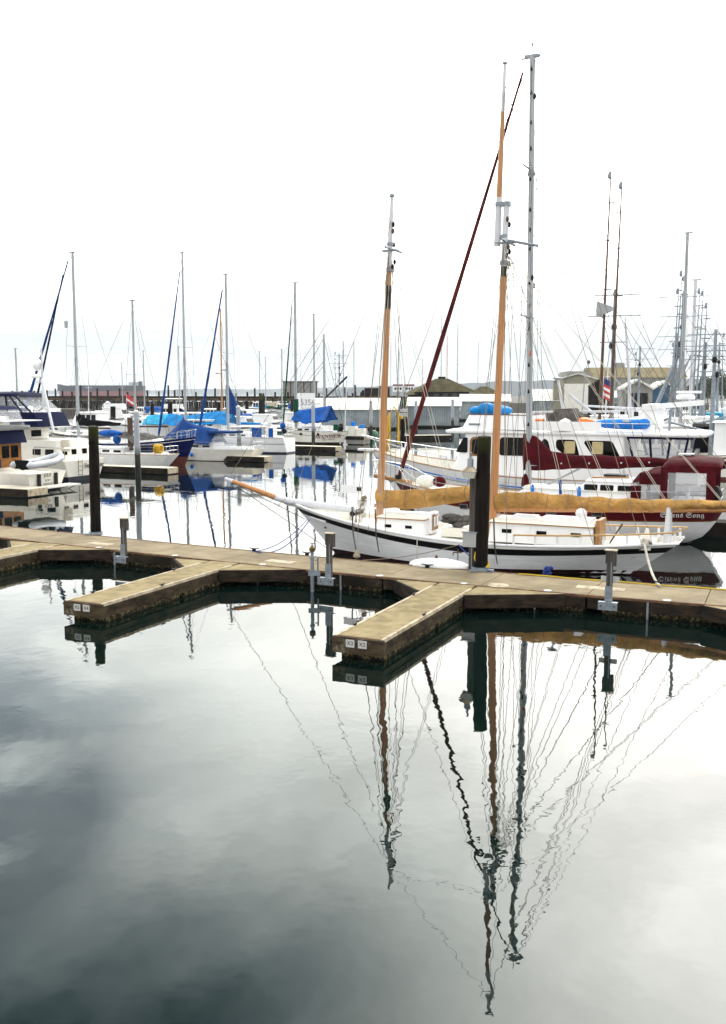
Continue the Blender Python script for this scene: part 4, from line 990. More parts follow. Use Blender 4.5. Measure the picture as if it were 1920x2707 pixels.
# ================================================================== burgundy and white cutter
T = SIR = thing('sailboat', 'white sailboat with a burgundy band, burgundy sail cover and the tallest aluminium mast', 'sailboat', (7.82, 41.74, 0), BOWL)
H = hull(T, 14.1, 4.15, 2.10, 1.50, 1.55, 'gel_white', tw=.2, ob=1.6, os=1.5, n=32, tuck=.4, sk=.5, capm='teak', boot=('boot_dark', .06), tp=.42, mid=.5, flare=.8,
         stripes=[('burgundy_band', .10, .50, 'burgundy_paint'), ('gold_band', .50, .55, 'varnish')])
hull_text(T, H, fraktur('Sirens Song'), .29, -5.55, 1.26, 'lettering_white')
for x in (3.2, 2.2, .9, -.6, -2.4):
    p = hull_at(H, x, 1.23); pp = rpoly(rect(x-.19, x+.19, 1.14, 1.33), .05)
    o = MB().prism(pp, lambda a, z: (a, hull_at(H, a, z)[1]-.02, z), lambda a, z: (a, hull_at(H, a, z)[1]+.018, z)).build('portlight', 'glass_grey', T)
    b = MB(); b.tube([(a, hull_at(H, a, z)[1]+.018, z) for a, z in pp+[pp[0]]], .016, 5); b.build('portlight_frame', 'steel', o)
side = cabin(T, -3.9, 1.6, 1.25, .85, 1.4, 2.02, 'gel_white', 'deck_white', fs=.7, tum=.06, r=.15)
side = cabin(T, -3.9, -1.2, 1.15, 1.0, 2.0, 2.42, 'gel_white', 'gel_white', fs=.55, tum=.06, r=.12, name='raised_cabin', over=.05)
for x in (-1.95, -2.6, -3.3): window(T, side, rect(x-.27, x+.27, 2.08, 2.31), 'glass_dark', r=.05)
MB().box(-3.2, -2.3, -.5, .2, 2.56, 2.66).build('roof_hatch', 'glass_grey', T); MB().tube([(-1.9, .5, 2.56), (-3.4, .6, 2.60)], .03, 6).build('grab_rail', 'teak', T)
lifelines(T, H, .08, .93, .65, 9); pushpit(T, H, .12)
MB().tube([(6.2, 0, 2.0), (8.0, 0, 2.25)], [.11, .09], 8).build('bowsprit', 'teak', T, True)
b = MB()
for sg in (1, -1):
    b.tube([(5.2, sg*.95, 2.0), (6.6, sg*.55, 2.75), (8.0, sg*.2, 2.95), (8.0, -sg*.2, 2.95)], .022, 6); b.tube([(6.2, sg*.5, 2.05), (6.6, sg*.55, 2.75)], .02, 6); b.tube([(7.8, sg*.15, 2.25), (8.0, sg*.2, 2.95)], .02, 6)
b.build('pulpit', 'steel', T, True)
b = MB(); b.tube([(7.6, -.3, 2.3), (7.4, .3, 2.28)], .05, 6); b.tube([(7.7, 0, 2.3), (7.1, .0, 2.0)], .05, 6); b.build('anchor', 'galv', T)
b = MB(); b.blob((5.4, .25, 2.1), (.5, .3, .28), 10, 6); b.build('bow_cover', 'gel_warm', T, True); MB().blob((4.75, .35, 2.12), (.32, .2, .24), 8, 6).build('burgundy_bag', 'burgundy_cloth', T)
# mast
xm = lambda z: .86+.2*(z-1.3)/18.2
M_ = MB().tube([(xm(z), 0, z) for z in (1.6, 6, 10, 15, 19.5)], [.135, .13, .13, .125, .12], 12).build('mast', 'alloy', T, True)
b = MB(); b.tube([(xm(z)-.05, .125, z) for z in (2.4, 8, 14.9)], .02, 4); b.build('mast_track', 'galv', M_)
for z in (15.03, 9.08):
    MB().tube([(xm(z)+.1, -1.05, z+.05), (xm(z), 0, z), (xm(z)+.1, 1.05, z+.05)], [.03, .045, .03], 6).build('spreader', 'galv', M_)
q = random.Random(3)
z = 18.9
while z > 3.5:
    MB().lathe([(.045, 0), (.05, .06), (.015, .17)], (xm(z)-.0, .135, z), 7).build('mast_step', 'plastic_black', M_); z -= q.uniform(.75, 1.5)
b = MB(); b.box(xm(19.5)-.3, xm(19.5)+.32, -.06, .06, 19.42, 19.56); b.tube([(xm(19.5)+.45, 0, 19.42), (xm(19.5)-.4, 0, 19.5)], .035, 5); b.tube([(xm(19.5), 0, 19.5), (xm(19.5), 0, 20.0)], .02, 5); b.blob((xm(19.5), 0, 19.95), (.05, .05, .09), 7, 5); b.build('masthead', 'galv', M_)
MB().lathe([(.15, 0), (.17, .1), (.15, .2)], (xm(15), 0, 14.8), 10).build('mast_collar', 'galv', M_)
for x, y, z, m in ((.90, .1, 17.9, 'plastic_black'), (.85, -.15, 10.4, 'plastic_black'), (.85, .12, 10.7, 'plastic_black'), (.86, .14, 7.6, 'red')): MB().blob((x, y, z), (.07, .05, .12), 7, 5).build('mast_fitting', m, M_)
furled(T, (6.75, 0, 2.35), (1.45, 0, 18.9), .125, 'burgundy_furl', lump=.07)
MB().lathe([(.06, 0), (.16, .03), (.16, .2), (.06, .24)], (6.82, 0, 2.12), 10).build('furling_drum', 'plastic_black', T, True)
stays(T, [((1.45, 0, 18.9), (xm(19.4)+.1, 0, 19.35)), ((6.8, 0, 2.2), (7.9, 0, 2.24)), ((xm(19.4)+.1, 0, 19.4), (8.0, 0, 2.3))], 'wire', .012, 'forestay')
MB().tube([(.8, 0, 2.95), (-4.9, 0, 3.12)], .085, 8).build('boom', 'alloy', T, True)
MB().tube([(.78, 0, 1.75), (-1.4, 0, 2.92)], .045, 6).build('boom_vang', 'alloy', T, True)
cover(T, [(1.12, 2.72, 4.28), (.55, 2.70, 4.15), (-.1, 2.76, 3.55), (-.9, 2.84, 3.42), (-2.8, 2.90, 3.42), (-4.95, 3.03, 3.38)], 'burgundy_cloth', 'sail_cover', .19, .035, 150, 21, 24)
for x, z in ((-.55, 3.06), (-1.7, 3.1), (-3.0, 3.15), (-4.1, 3.2)): MB().blob((x, .21, z), (.04, .02, .04), 6, 4).build('cover_eyelet', 'steel', T)
MB().blob((.98, .05, 2.1), (.2, .22, .5), 10, 6).build('mast_bag', 'burgundy_cloth', T)
seg = []
for sg in (1, -1):
    for z0, x1 in ((19.3, .6), (15, .9), (9, 1.3), (9, -.2)): seg.append(((xm(z0), sg*(.9 if z0 == 15 else .1), z0), (x1, sg*1.9, 1.55)))
    seg.append(((xm(19.4)-.1, 0, 19.4), (-4.4, sg*1.3, 1.6)))
seg += [((xm(19.4)-.1, 0, 19.4), (-6.7, .2, 1.6)), ((xm(19.4)-.1, .05, 19.3), (-4.9, 0, 3.15)), ((1.2, 0, 15.0), (3.6, 0, 1.9))]
stays(T, seg, 'wire', .0095, 'stay')
# dodger and cockpit enclosure
def panel(T, name, pts, m, parent=None):
    b = MB(); pts = [Vector(p) for p in pts]; n = (pts[1]-pts[0]).cross(pts[2]-pts[0]).normalized()*.012
    b.loft([[p-n for p in pts], [p+n for p in pts]]); return b.build(name, m, parent or T)
b = MB()
def arc(x, z, w, drop, k=9): return [(x, w*math.sin(R(-90+180*i/(k-1))), z-drop*(1-math.cos(R(-90+180*i/(k-1))))) for i in range(k)]
b.loft([arc(-3.55, 2.50, 1.15, .1), arc(-3.75, 2.78, 1.25, .28), arc(-4.3, 3.0, 1.3, .3), arc(-4.75, 3.10, 1.32, .32)], False, False); b.build('dodger_top', 'burgundy_cloth', T, 'all', fix=False)
b = MB(); b.loft([arc(-4.72, 3.22, 1.32, .26), arc(-4.95, 3.46, 1.34, .30), arc(-5.9, 3.52, 1.36, .33), arc(-6.8, 3.46, 1.35, .30), arc(-6.95, 3.30, 1.34, .24)], False, False); b.build('bimini_top', 'burgundy_cloth', T, 'all', fix=False)
for sg in (1, -1):
    w = 1.3*sg
    fr = MB()
    for xa, xc, za, zc in ((-3.60, -3.95, 2.35, 1.75), (-4.72, -4.95, 3.10, 1.6), (-6.42, -6.7, 3.1, 1.6)):
        fr.box(min(xa, xc)-.02, max(xa, xc)+.02, min(w, w*1.03)-.01, max(w, w*1.03)+.01, 1.6, za)
    fr.box(-6.7, -3.6, min(w, w*1.03)-.008, max(w, w*1.03)+.008, 1.58, 1.82); fr.box(-6.9, -4.95, min(w, w*1.03)-.012, max(w, w*1.03)+.012, 2.92, 3.2); fr.box(-4.75, -3.9, min(w, w*1.03)-.012, max(w, w*1.03)+.012, 2.42, 2.86)
    fr.build('enclosure_frame', 'burgundy_cloth', T)
    panel(T, 'enclosure_window', [(-3.96, w, 1.83), (-4.71, w, 1.83), (-4.71, w, 2.41), (-3.96, w, 2.41)], 'vinyl')
    panel(T, 'enclosure_window', [(-4.96, w, 1.83), (-6.40, w, 1.83), (-6.40, w, 2.91), (-4.96, w, 2.91)], 'vinyl')
panel(T, 'roof_window', [(-4.0, .55, 2.86), (-4.55, .55, 3.0), (-4.55, -.1, 3.07), (-4.0, -.1, 2.93)], 'plate_white'); panel(T, 'roof_window', [(-5.2, .3, 3.56), (-5.8, .3, 3.58), (-5.8, -.3, 3.585), (-5.2, -.3, 3.565)], 'plate_white')
b = MB(); b.lathe([(.45, 0), (.47, .03), (.45, .06)], (-5.6, 0, 2.3), 14); b.tube([(-5.6, 0, 1.4), (-5.6, 0, 2.3)], .08, 8); b.build('wheel_pedestal', 'gel_white', T)
MB().box(-6.4, -5.0, -.9, .9, 1.5, 1.8).build('cockpit_seat', 'gel_white', T)
b = MB(); b.tube([(-6.55, .95, 1.55), (-6.65, .95, 2.6)], .04, 6); b.blob((-6.75, 1.1, 2.1), (.22, .2, .35), 8, 6); b.build('outboard_motor', 'plastic_black', T)
for x in (.3, -1.6): fender(T, x, 1.55, 1.95, 'kayak_blue', 'fender', .5, .08)
b = MB(); [b.tube([(x, 1.7, 1.6), (x+.05, 1.68, 2.5)], .06, 6) for x in (-.9,)]; b.build('rolled_hose', 'blue_tarp', T)
tag_f = wpos(T, -6.9, .6, 2.6)

# ================================================================== motor yacht behind
T = TRA = thing('motor_yacht', 'big white motor yacht with flybridge, wooden side door and blue hull stripe', 'yacht', (8.13, 48.62, 0), BOWL)
H = hull(T, 16.9, 4.9, 3.05, 1.98, 1.95, 'gel_white', tw=.86, ob=1.9, os=.2, n=30, bul=.45, capm='teak', rail_r=.035, boot=('boot_navy', .12), flare=1.35,
         stripes=[('blue_stripe', .38, .47, 'kayak_blue')])
H.band('rub_strake', .50, .56, 'gel_grey', s0=.1, s1=.8, off=.03)
side = cabin(T, -4.9, 3.6, 2.05, 1.75, 1.75, 4.02, 'gel_white', 'gel_white', fs=.85, as_=.05, tum=.10, r=.18, over=.02, camber=.0)
window(T, side, [(3.22, 3.12), (2.98, 3.12), (2.70, 3.15), (2.68, 3.82), (2.86, 3.84)][0:1]+[(2.62, 3.1), (2.62, 3.84), (2.82, 3.84)], 'glass_dark', r=.1)
# wooden arched door
o = MB().prism(rpoly([(1.86, 2.1), (2.50, 2.1), (2.50, 3.88), (1.86, 3.88)], .28, 5), lambda x, z: (x, side(x, z)-.02, z), lambda x, z: (x, side(x, z)+.02, z)).build('side_door', 'varnish', T)
MB().prism(rpoly(rect(1.98, 2.38, 3.05, 3.78), .18, 4), lambda x, z: (x, side(x, z)+.01, z), lambda x, z: (x, side(x, z)+.03, z)).build('door_window', 'glass_dark', o)
MB().prism(rpoly(rect(1.88, 2.38, 2.15, 2.95), .03), lambda x, z: (x, side(x, z)+.01, z), lambda x, z: (x, side(x, z)+.032, z)).build('door_panel', 'gel_white', o)
window(T, side, [(-.75, 3.02), (.98, 3.02), (1.08, 3.5), (.95, 3.88), (-.65, 3.88)], 'glass_dark', r=.12)
window(T, side, [(-1.55, 3.02), (-1.02, 3.02), (-1.02, 3.70), (-1.16, 3.88), (-1.35, 3.75)], 'glass_dark', r=.1)
window(T, side, [(-2.86, 3.02), (-2.30, 3.02), (-1.72, 3.42), (-1.72, 3.83), (-2.62, 3.83)], 'glass_dark', r=.14)
window(T, side, [(-4.72, 3.02), (-3.50, 3.02), (-3.02, 3.7), (-3.08, 3.81), (-4.3, 3.81)], 'glass_dark', r=.14)
for x0 in (-2.62, -3.9): MB().prism(rpoly(rect(x0, x0+.5, 3.2, 3.76), .06), lambda x, z: (x, side(x, z)+.013, z), lambda x, z: (x, side(x, z)+.017, z)).build('window_curtain', 'curtain', T)
for y0, y1 in ((-1.5, -.55), (-.45, .45), (.55, 1.5)): front_window(T, 3.12, 0, y0, y1, 3.12, 3.84, sl=.26)
# boat deck slab with visor
b = MB(); b.loft([rr(-8.3, 3.8, 2.15, 1.75, 4.03, .5, 4), rr(-8.35, 3.85, 2.2, 1.8, 4.09, .5, 4), rr(-8.35, 3.85, 2.2, 1.8, 4.17, .5, 4), rr(-8.2, 3.5, 2.05, 1.6, 4.24, .5, 4)]); b.build('boat_deck', 'gel_white', T, True)
b = MB(); b.loft([rr(-.45, 3.05, 1.95, 1.5, 4.24, .25), rr(-.35, 2.72, 1.82, 1.35, 4.93, .25)]); b.build('flybridge', 'gel_white', T, True)
b = MB(); p = rr(-.36, 2.73, 1.83, 1.36, 4.945, .25); b.tube(p+[p[0]], .03, 6); b.build('flybridge_rim', 'teak_dark', T)
MB().prism(rpoly(rect(2.0, 2.55, 4.42, 4.52), .02), lambda x, z: (x, 1.70, z), lambda x, z: (x, 1.765-.1*(2.5-x), z)).build('vent_plate', 'galv', T)
for sg in (1, -1):
    b = MB(); b.loft([[(x, sg*2.02, 4.24), (x, sg*2.07, 4.24), (x, sg*2.07, 4.66), (x, sg*2.02, 4.66)] for x in (-3.8, -.4)]); b.build('deck_bulwark', 'gel_white', T)
    b = MB(); b.tube([(-3.8, sg*2.05, 4.60), (-6.2, sg*2.05, 4.60)], .02, 5); [b.tube([(x, sg*2.05, 4.2), (x, sg*2.05, 4.6)], .018, 5) for x in (-4.4, -5.2, -6.2)]; b.build('deck_rail', 'steel', T)
# aft cockpit: bulwark, pillars and blue framed clear curtains
for sg in (1, -1):
    b = MB(); b.box(-8.0, -4.9, min(sg*2.02, sg*1.96), max(sg*2.02, sg*1.96), 1.6, 2.95); b.build('cockpit_side', 'gel_white', T)
    y = sg*1.98
    b = MB()
    for xa, xb in ((-4.98, -5.28), (-5.95, -6.05), (-6.85, -6.72), (-7.6, -7.4)):
        b.loft([[(x-.05, y-.02, z), (x+.05, y-.02, z), (x+.05, y+.02, z), (x-.05, y+.02, z)] for x, z in ((xb, 2.96), (xa, 4.02))])
    b.box(-7.8, -4.95, y-.018, y+.018, 3.93, 4.02); b.build('curtain_frame', 'navy_cloth', T)
    panel(T, 'clear_curtain', [(-5.25, y, 2.96), (-6.75, y, 2.96), (-6.86, y, 3.92), (-5.02, y, 3.92)], 'vinyl')
    panel(T, 'clear_curtain', [(-6.78, y, 2.96), (-7.4, y, 2.96), (-7.56, y, 3.92), (-6.88, y, 3.92)], 'vinyl')
MB().box(-8.05, -7.9, -1.95, 1.95, 1.6, 2.9).build('transom_bulwark', 'gel_white', T)
b = MB(); b.lathe([(.03, 0), (.28, .08), (.34, .25), (.26, .45), (.05, .55)], (-2.1, 1.7, 4.25), 12); b.build('searchlight', 'gel_warm', T, True)
# bow rail, anchor platform, mast and boom, radar arch
b = MB()
for sg in (1, -1):
    tops = []
    for s in (.70, .77, .84, .91, .97):
        x, y, z = H.pt(s, 1, sg); b.tube([(x, y-sg*.05, z), (x+.18, y-sg*.05, z+.62)], .022, 5); tops.append((x+.18, y-sg*.05, z+.62))
    b.tube(tops+[(8.9, sg*.18, 3.75), (8.9, -sg*.18, 3.75)], .026, 6)
b.build('bow_rail', 'steel', T, True)
MB().box(7.9, 9.1, -.24, .24, 2.98, 3.08).build('anchor_platform', 'gel_white', T)
b = MB(); b.blob((6.6, .0, 2.75), (.5, .4, .4), 10, 6); b.build('windlass_cover', 'gel_warm', T, True)
b = MB(); b.tube([(-1.8, .1, 4.25), (-1.35, .1, 6.6)], [.09, .06], 8); b.tube([(-1.9, .1, 5.9), (-3.2, .1, 4.9)], .08, 7); b.tube([(-.2, .3, 5.05), (-4.3, .3, 5.12)], .055, 7); b.tube([(-2.6, -.6, 5.35), (-5.0, -.2, 5.25)], .05, 6); b.build('mast_and_boom', 'spar_white', T, True)
MB().lathe([(.1, 0), (.24, .03), (.24, .09), (.08, .12)], (-1.35, .1, 6.6), 10).build('masthead_light', 'galv', T)
b = MB()
for sg in (1, -1): b.loft([[(x-.28, y, z), (x+.2, y, z), (x+.2, y+sg*.14, z), (x-.28, y+sg*.14, z)] for x, y, z in ((-5.75, sg*1.5, 4.2), (-5.85, sg*1.42, 5.2))])
b.box(-6.15, -5.5, -1.6, 1.6, 5.2, 5.46); b.loft([[(x, -.3, z), (x, .45, z), (x, .45, z+.24), (x, -.3, z+.24)] for x, z in ((-6.1, 5.25), (-8.0, 5.42))]); b.build('radar_arch', 'gel_white', T, True)
radome(T, -7.2, 5.68, .42); MB().box(-7.9, -6.8, .0, .2, 5.95, 6.07).build('radar_bar', 'gel_white', T)
b = MB(); b.tube([(-6.6, .5, 4.25), (-6.6, .5, 5.2)], .06, 6); b.build('crane_post', 'galv', T)
# what lies on the boat deck
def lay(name, label, cat, T, bld, m, smooth='all'):
    o = bld.build(name, m, None, smooth); o.location = T.location; o.rotation_euler = T.rotation_euler; return tag(o, label, cat)
b = MB(); b.loft([[(x, 1.5+.42*w*math.cos(a), 4.58+.27*w2*math.sin(a)) for a in [R(24*i) for i in range(15)]] for x, w, w2 in ((-3.3, .08, .1), (-3.5, .4, .45), (-3.9, .8, .8), (-4.6, 1, 1), (-5.3, 1, 1), (-5.75, .75, .9), (-5.9, .3, .5))])
o = lay('covered_dinghy', 'bright blue covered dinghy lying on the yacht boat deck', 'dinghy', T, b, 'kayak_blue')
b = MB(); b.blob((-4.9, 1.93, 4.72), (.2, .015, .06), 12, 5); oo = b.build('cover_patch', 'plate_white', o)
b = MB()
for x, r_ in ((2.4, .22), (2.0, .34), (1.5, .30), (1.15, .22)): b.blob((x, .7, 5.02+r_*.45), (.48, .5, r_), 12, 7)
lay('tarp_bundle', 'blue tarp bundled over gear on top of the yacht flybridge', 'tarp', T, b, 'sky_tarp')
b = MB(); b.loft([[(x, y+.6, z) for y, z in ((-.7, 4.26), (.7, 4.26), (.62*w, 4.26+h), (-.62*w, 4.26+h))] for x, w, h in ((-1.0, .6, .35), (-1.5, 1, .95), (-2.3, .9, 1.0), (-2.8, .6, .5))])
lay('covered_engine', 'grey cloth cover over equipment between the orange floats on the yacht roof', 'cover', T, b, 'grey_cloth', True)
b = MB(); b.loft([[(x, .9+.2*math.cos(a), 4.55+.22*math.sin(a)) for a in [R(45*i) for i in range(8)]] for x in (-.5, -.9)]); lay('life_float', 'orange float in front of the grey cover on the yacht roof', 'float', T, b, 'orange', True)
b = MB(); b.loft([[(x, 1.0+.28*w*math.cos(a), 4.60+.24*w*math.sin(a)) for a in [R(45*i) for i in range(8)]] for x, w in ((-2.6, 1), (-3.0, 1), (-3.3, .4))]); lay('life_float', 'orange float between the grey cover and the blue dinghy', 'float', T, b, 'orange', True)
# ================================================================== the row of boats on the far side of the fairway
# white trawler cut by the picture edge, dinghy across its stern
T, H = motorboat('trawler_yacht', 'white trawler with a varnished wood cabin and navy canvas, cut by the picture edge', 118, 1296, 11, BOWL, 4.0, 1.15, 'gel_warm', 'gel_warm', house=(-.13, .2, 1.65), wind=0, canvas=None)
_old = {c_.name for c_ in T.children}
side = lambda x, z, sg=1: sg*1.54
b = MB(); b.box(-3.5, -2.2, 1.50, 1.56, 1.3, 2.75); o = b.build('wood_bulkhead', 'varnish', T)
MB().box(-3.48, -3.0, 1.562, 1.575, 2.0, 2.65).build('window', 'glass_dark', T); MB().box(-2.85, -2.3, 1.562, 1.575, 2.0, 2.65).build('window', 'glass_dark', T)
b = MB(); b.box(-3.5, -3.44, -1.5, 1.5, 1.3, 2.8); b.build('aft_bulkhead', 'varnish', T)
for y in (-.9, -.1, .8): MB().box(-3.53, -3.502, y-.3, y+.3, 1.9, 2.65).build('aft_window', 'glass_dark', T)
MB().box(-3.53, -3.502, .35, 1.1, 1.3, 1.85).build('aft_door_panel', 'navy_cloth', T)
b = MB(); b.loft([rr(-3.9, 2, 1.7, 1.6, 2.82, .15), rr(-3.7, 2, 1.66, 1.55, 3.62, .15)]); b.build('cabin_curtain', 'navy_cloth', T, True)
b = MB(); b.loft([rr(-4.0, 2, 1.75, 1.6, 3.64, .3), rr(-4.2, 2, 1.8, 1.6, 3.8, .3), rr(-4.2, 2, 1.8, 1.6, 3.92, .3)]); b.build('upper_deck', 'gel_grey', T, True)
b = MB(); b.loft([rr(-3.9, 0, 1.6, 1.5, 3.93, .2), rr(-3.5, 0, 1.5, 1.4, 4.9, .2)]); b.build('clear_screen', 'vinyl', T, True)
b = MB(); b.loft([rr(-3.6, 0, 1.6, 1.5, 4.92, .2), rr(-3.4, 0, 1.4, 1.3, 5.1, .2), rr(-3, 0, .8, .8, 5.18, .2)]); b.build('bimini', 'navy_cloth', T, True)
MB().box(-5.2, -3.4, -1.6, 1.8, 4.22, 4.28).build('canopy_board', 'gel_white', T); radome(T, -4.0, 4.3, .45, y=.9)
for c_ in T.children:
    if c_.name not in _old: c_.location.x += 1.35
for i, (t, z, s_) in enumerate((('JULIE', .94, .30), ('PORT', .62, .2), ('ANGELES', .42, .17))): lettering(t, s_, (-5.56, 0, z), 'lettering_dark', T, STERN, name='name_lettering')
for y in (-.75, .75): MB().box(-5.58, -5.49, y-.12, y+.12, .25, 1.05).build('davit_pad', 'plastic_black', T)
MB().box(-6.5, -5.55, -1.9, 1.9, .24, .32).build('swim_platform', 'deck_white', T)
b = MB(); [b.tube([(-6.4, y, .24), (-5.5, y, -.15)], .03, 5) for y in (-1.5, -.5, .5, 1.5)]; b.build('platform_brace', 'galv', T)
dn = thing('inflatable_dinghy', 'grey inflatable dinghy hung across the stern of the wood trimmed trawler', 'dinghy', wpos(T, -6.15, 1.2, 1.75), BOWL+R(-90))
b = MB(); P_ = [(-1.9, .62, 0), (-.9, .64, .02), (.4, .62, .10), (1.2, .45, .26), (1.7, .0, .44), (1.2, -.45, .26), (.4, -.62, .10), (-.9, -.64, .02), (-1.9, -.62, 0)]
sm = []
for i in range(len(P_)-1):
    for j in range(4):
        t = j/4; sm.append(Vector(P_[i]).lerp(Vector(P_[i+1]), t))
sm.append(Vector(P_[-1])); b.tube(sm, [.05]+[.21]*(len(sm)-2)+[.05], 12); b.build('tube', 'inflatable', dn, True)
b = MB(); b.loft([[(x, -.5*w, -.12+h), (x, 0, -.3+h), (x, .5*w, -.12+h), (x, 0, -.05+h)] for x, w, h in ((-1.6, 1, 0), (.5, 1, .06), (1.4, .5, .32))]); b.build('floor', 'plastic_black', dn)
MB().box(-1.66, -1.58, -.5, .5, -.2, .3).build('transom_board', 'black_cloth', dn); MB().box(-.3, .0, -.55, .55, .12, .16).build('seat', 'black_cloth', dn)
b = MB(); b.tube([(-1.2, .835, .0), (.4, .83, .08), (1.2, .65, .24)], .02, 5); b.build('rub_strip', 'navy_paint', dn)
# cream trawler
T, H = motorboat('trawler_yacht', 'cream trawler with navy flybridge canvas behind the thick piling', 220, 1268, 12.2, BOWL, 4.9, 1.45, 'gel_warm', 'gel_warm', house=(-.12, .2, 1.9), wind=0, boot=('boot_navy', .3))
side = lambda x, z, sg=1: sg*2.0
b = MB(); b.loft([rr(-5.3, -1.4, 1.75, 1.8, 1.3, .2), rr(-5.1, -1.4, 1.65, 1.75, 2.75, .2)]); b.build('aft_cabin', 'gel_warm', T, True)
side = lambda x, z, sg=1: sg*(1.78-.07*(z-1.3))
for x in (-4.5, -3.4): window(T, side, rect(x-.35, x+.35, 1.75, 2.15), 'glass_dark', r=.04)
for y in (-1.0, 0.1, 1.05): MB().box(-5.27, -5.2, y-.22, y+.22, 1.75, 2.1).build('aft_window', 'glass_dark', T)
MB().box(-1.52, -1.45, -.9, .1, 2.9, 3.35).build('aft_window', 'glass_dark', T)
side = lambda x, z, sg=1: sg*1.72
b = MB(); b.box(-1.5, 3, -1.7, 1.7, 2.6, 3.5); b.build('saloon', 'gel_warm', T)
for x0, x1, sl in ((1.0, 1.5, 0), (.0, .65, 0), (-1.0, -.5, .15)): window(T, side, [(x0, 2.55), (x1, 2.55), (x1, 3.3), (x0+sl, 3.3)], 'glass_dark', r=.04)
b = MB(); b.loft([rr(-2.1, 3, 1.9, 1.8, 3.52, .1), rr(-2.1, 3, 1.95, 1.85, 3.62, .1)]); b.build('boat_deck', 'gel_warm', T, True)
b = MB(); b.loft([rr(-1.2, 3, 1.8, 1.7, 3.63, .2), rr(-.9, 3, 1.7, 1.6, 4.35, .2)]); b.build('flybridge', 'gel_warm', T, True)
b = MB(); b.tube([(-1.8, 1.93, 3.70), (2.8, 1.84, 3.70)], .035, 5); b.build('trim_line', 'navy_paint', T)
hull_l = lettering(serif('Sunny Sue'), .42, (.3, 1.79, 4.0), 'lettering_brown', T, PORT, name='name_lettering')
b = MB(); b.loft([rr(-2.1, 1.4, 1.72, 1.7, 4.36, .15), rr(-1.9, 1.4, 1.68, 1.66, 4.6, .15)]); b.loft([rr(-3.6, -1.0, 1.65, 1.7, 3.64, .15), rr(-3.1, -.9, 1.62, 1.68, 4.62, .15)]); b.build('weather_cloth', 'navy_cloth', T, True)
b = MB(); b.loft([rr(-2.95, 1.4, 1.6, 1.6, 4.63, .2), rr(-1.5, 1.2, 1.5, 1.5, 5.75, .3)]); o = b.build('clear_enclosure', 'vinyl', T, True)
b = MB()
for x0, x1, y in ((-2.9, -1.45, 1.55), (-2.2, -1.0, 1.66), (-.9, -.7, 1.68), (.9, .9, 1.64)): b.tube([(x0, y, 4.62), (x1, y*.95, 5.78)], .06, 5)
b.build('enclosure_frame', 'navy_cloth', T)
b = MB(); b.loft([rr(-1.7, 1.8, 1.6, 1.6, 5.74, .3), rr(-1.5, 1.8, 1.55, 1.55, 5.9, .3), rr(-1.0, 1.4, .9, .9, 6.02, .3)]); b.build('bimini', 'navy_cloth', T, True)
b = MB(); b.tube([(-2.6, 0, 3.6), (-2.6, 0, 9.0)], [.09, .06], 8); b.tube([(-2.55, .0, 6.7), (-1.9, .0, 6.7)], .04, 5); b.build('mast', 'spar_white', T, True)
radome(T, -2.15, 7.0, .40); MB().blob((-2.2, 0, 7.9), (.33, .33, .42), 12, 8).build('satellite_dome', 'gel_white', T, True)
b = MB(); b.tube([(-4.2, .9, 3.3), (-2.7, .2, 6.9)], .1, 7); b.build('boom', 'spar_white', T, True)
lettering(serif('Sunny Sue'), .46, (-6.135, -.9, .98), 'lettering_dark', T, STERN, name='name_lettering'); lettering('Port Angeles', .2, (-6.135, -.9, .62), 'lettering_brown', T, STERN, name='port_lettering')
b = MB(); [b.tube([(-6.2, y, .35), (-6.2, y, 1.5)], .02, 5) for y in (.45, .85)]; [b.tube([(-6.2, .45, z), (-6.2, .85, z)], .02, 5) for z in (.4, .7, 1.0, 1.3)]; b.build('ladder', 'teak_dark', T)
b = MB(); P_ = [(-3.4, 1.95, 2.3), (-5.9, 1.85, 2.25), (-5.9, -1.85, 2.25), (-3.4, -1.95, 2.3)]; b.tube(P_, .03, 5); [b.tube([(x, y, 1.45), (x, y, z)], .02, 5) for x, y, z in P_]; b.build('stern_rail', 'steel', T)
fender(T, -3.6, 2.25, .95, 'gel_white', h=1.0, r=.2)
b = MB(); b.lathe([(.3, 0), (.33, .4), (.28, .8)], (-5.3, 1.0, 2.0), 12); b.build('covered_barrel', 'deck_beige', T, True)

# sailboats of the row
T, H = sailboat('sailboat', 'white sailboat with a black sail cover behind the cream trawler', 345, 1222, 13.2, BOWL, 3.9, 1.3, mastpx=(192, 668), mm='alloy', covm='black_cloth', spread=1, boot=('boot_red', .1), stripes=[('red_stripe', .12, .24, 'red')], mr=.15, furlm='deep_tarp', furl_top=(180, 690), cover_h=.55, furl_r=.15, boomz=3.1)
b = MB(); x_ = pl(T, 186, 1000)[0]; furled(T, (H.L/2-1.6, .1, 1.9), (x_+.4, 0, 16.2), .13, 'navy_cloth')
b = MB(); b.lathe([(.14, 0), (.16, .5), (.14, .6)], (x_+.25, 0, 11.6), 10); b.build('radar_reflector', 'gel_grey', T, True)
T, H = sailboat('sailboat', 'white sailboat with a grey tarp, brown mast base and yellow life rings', 432, 1240, 10.6, BOWL, 3.3, 1.15, mastpx=(350, 796), boom=False, tw=.5, os=1.0, mr=.10, capm='teak', boot=('boot_dark', .04), dodger=None, ob=1.2)
x_ = pl(T, 345, 1150)[0]; MB().tube([(x_, 0, 1.4), (x_, 0, 4.0)], .22, 10).build('mast_coat', 'teak_dark', T, True)
b = MB(); pts = [(x_+2.4, .2, 2.75), (x_+.3, 1.2, 2.5), (x_-1.4, 1.5, 2.05), (-H.L/2+.2, .3, 2.45), (x_-1.2, -1.0, 2.7), (x_+.4, -.8, 2.95)]; c = (x_-.4, .1, 2.72)
vs = []; ns = 5
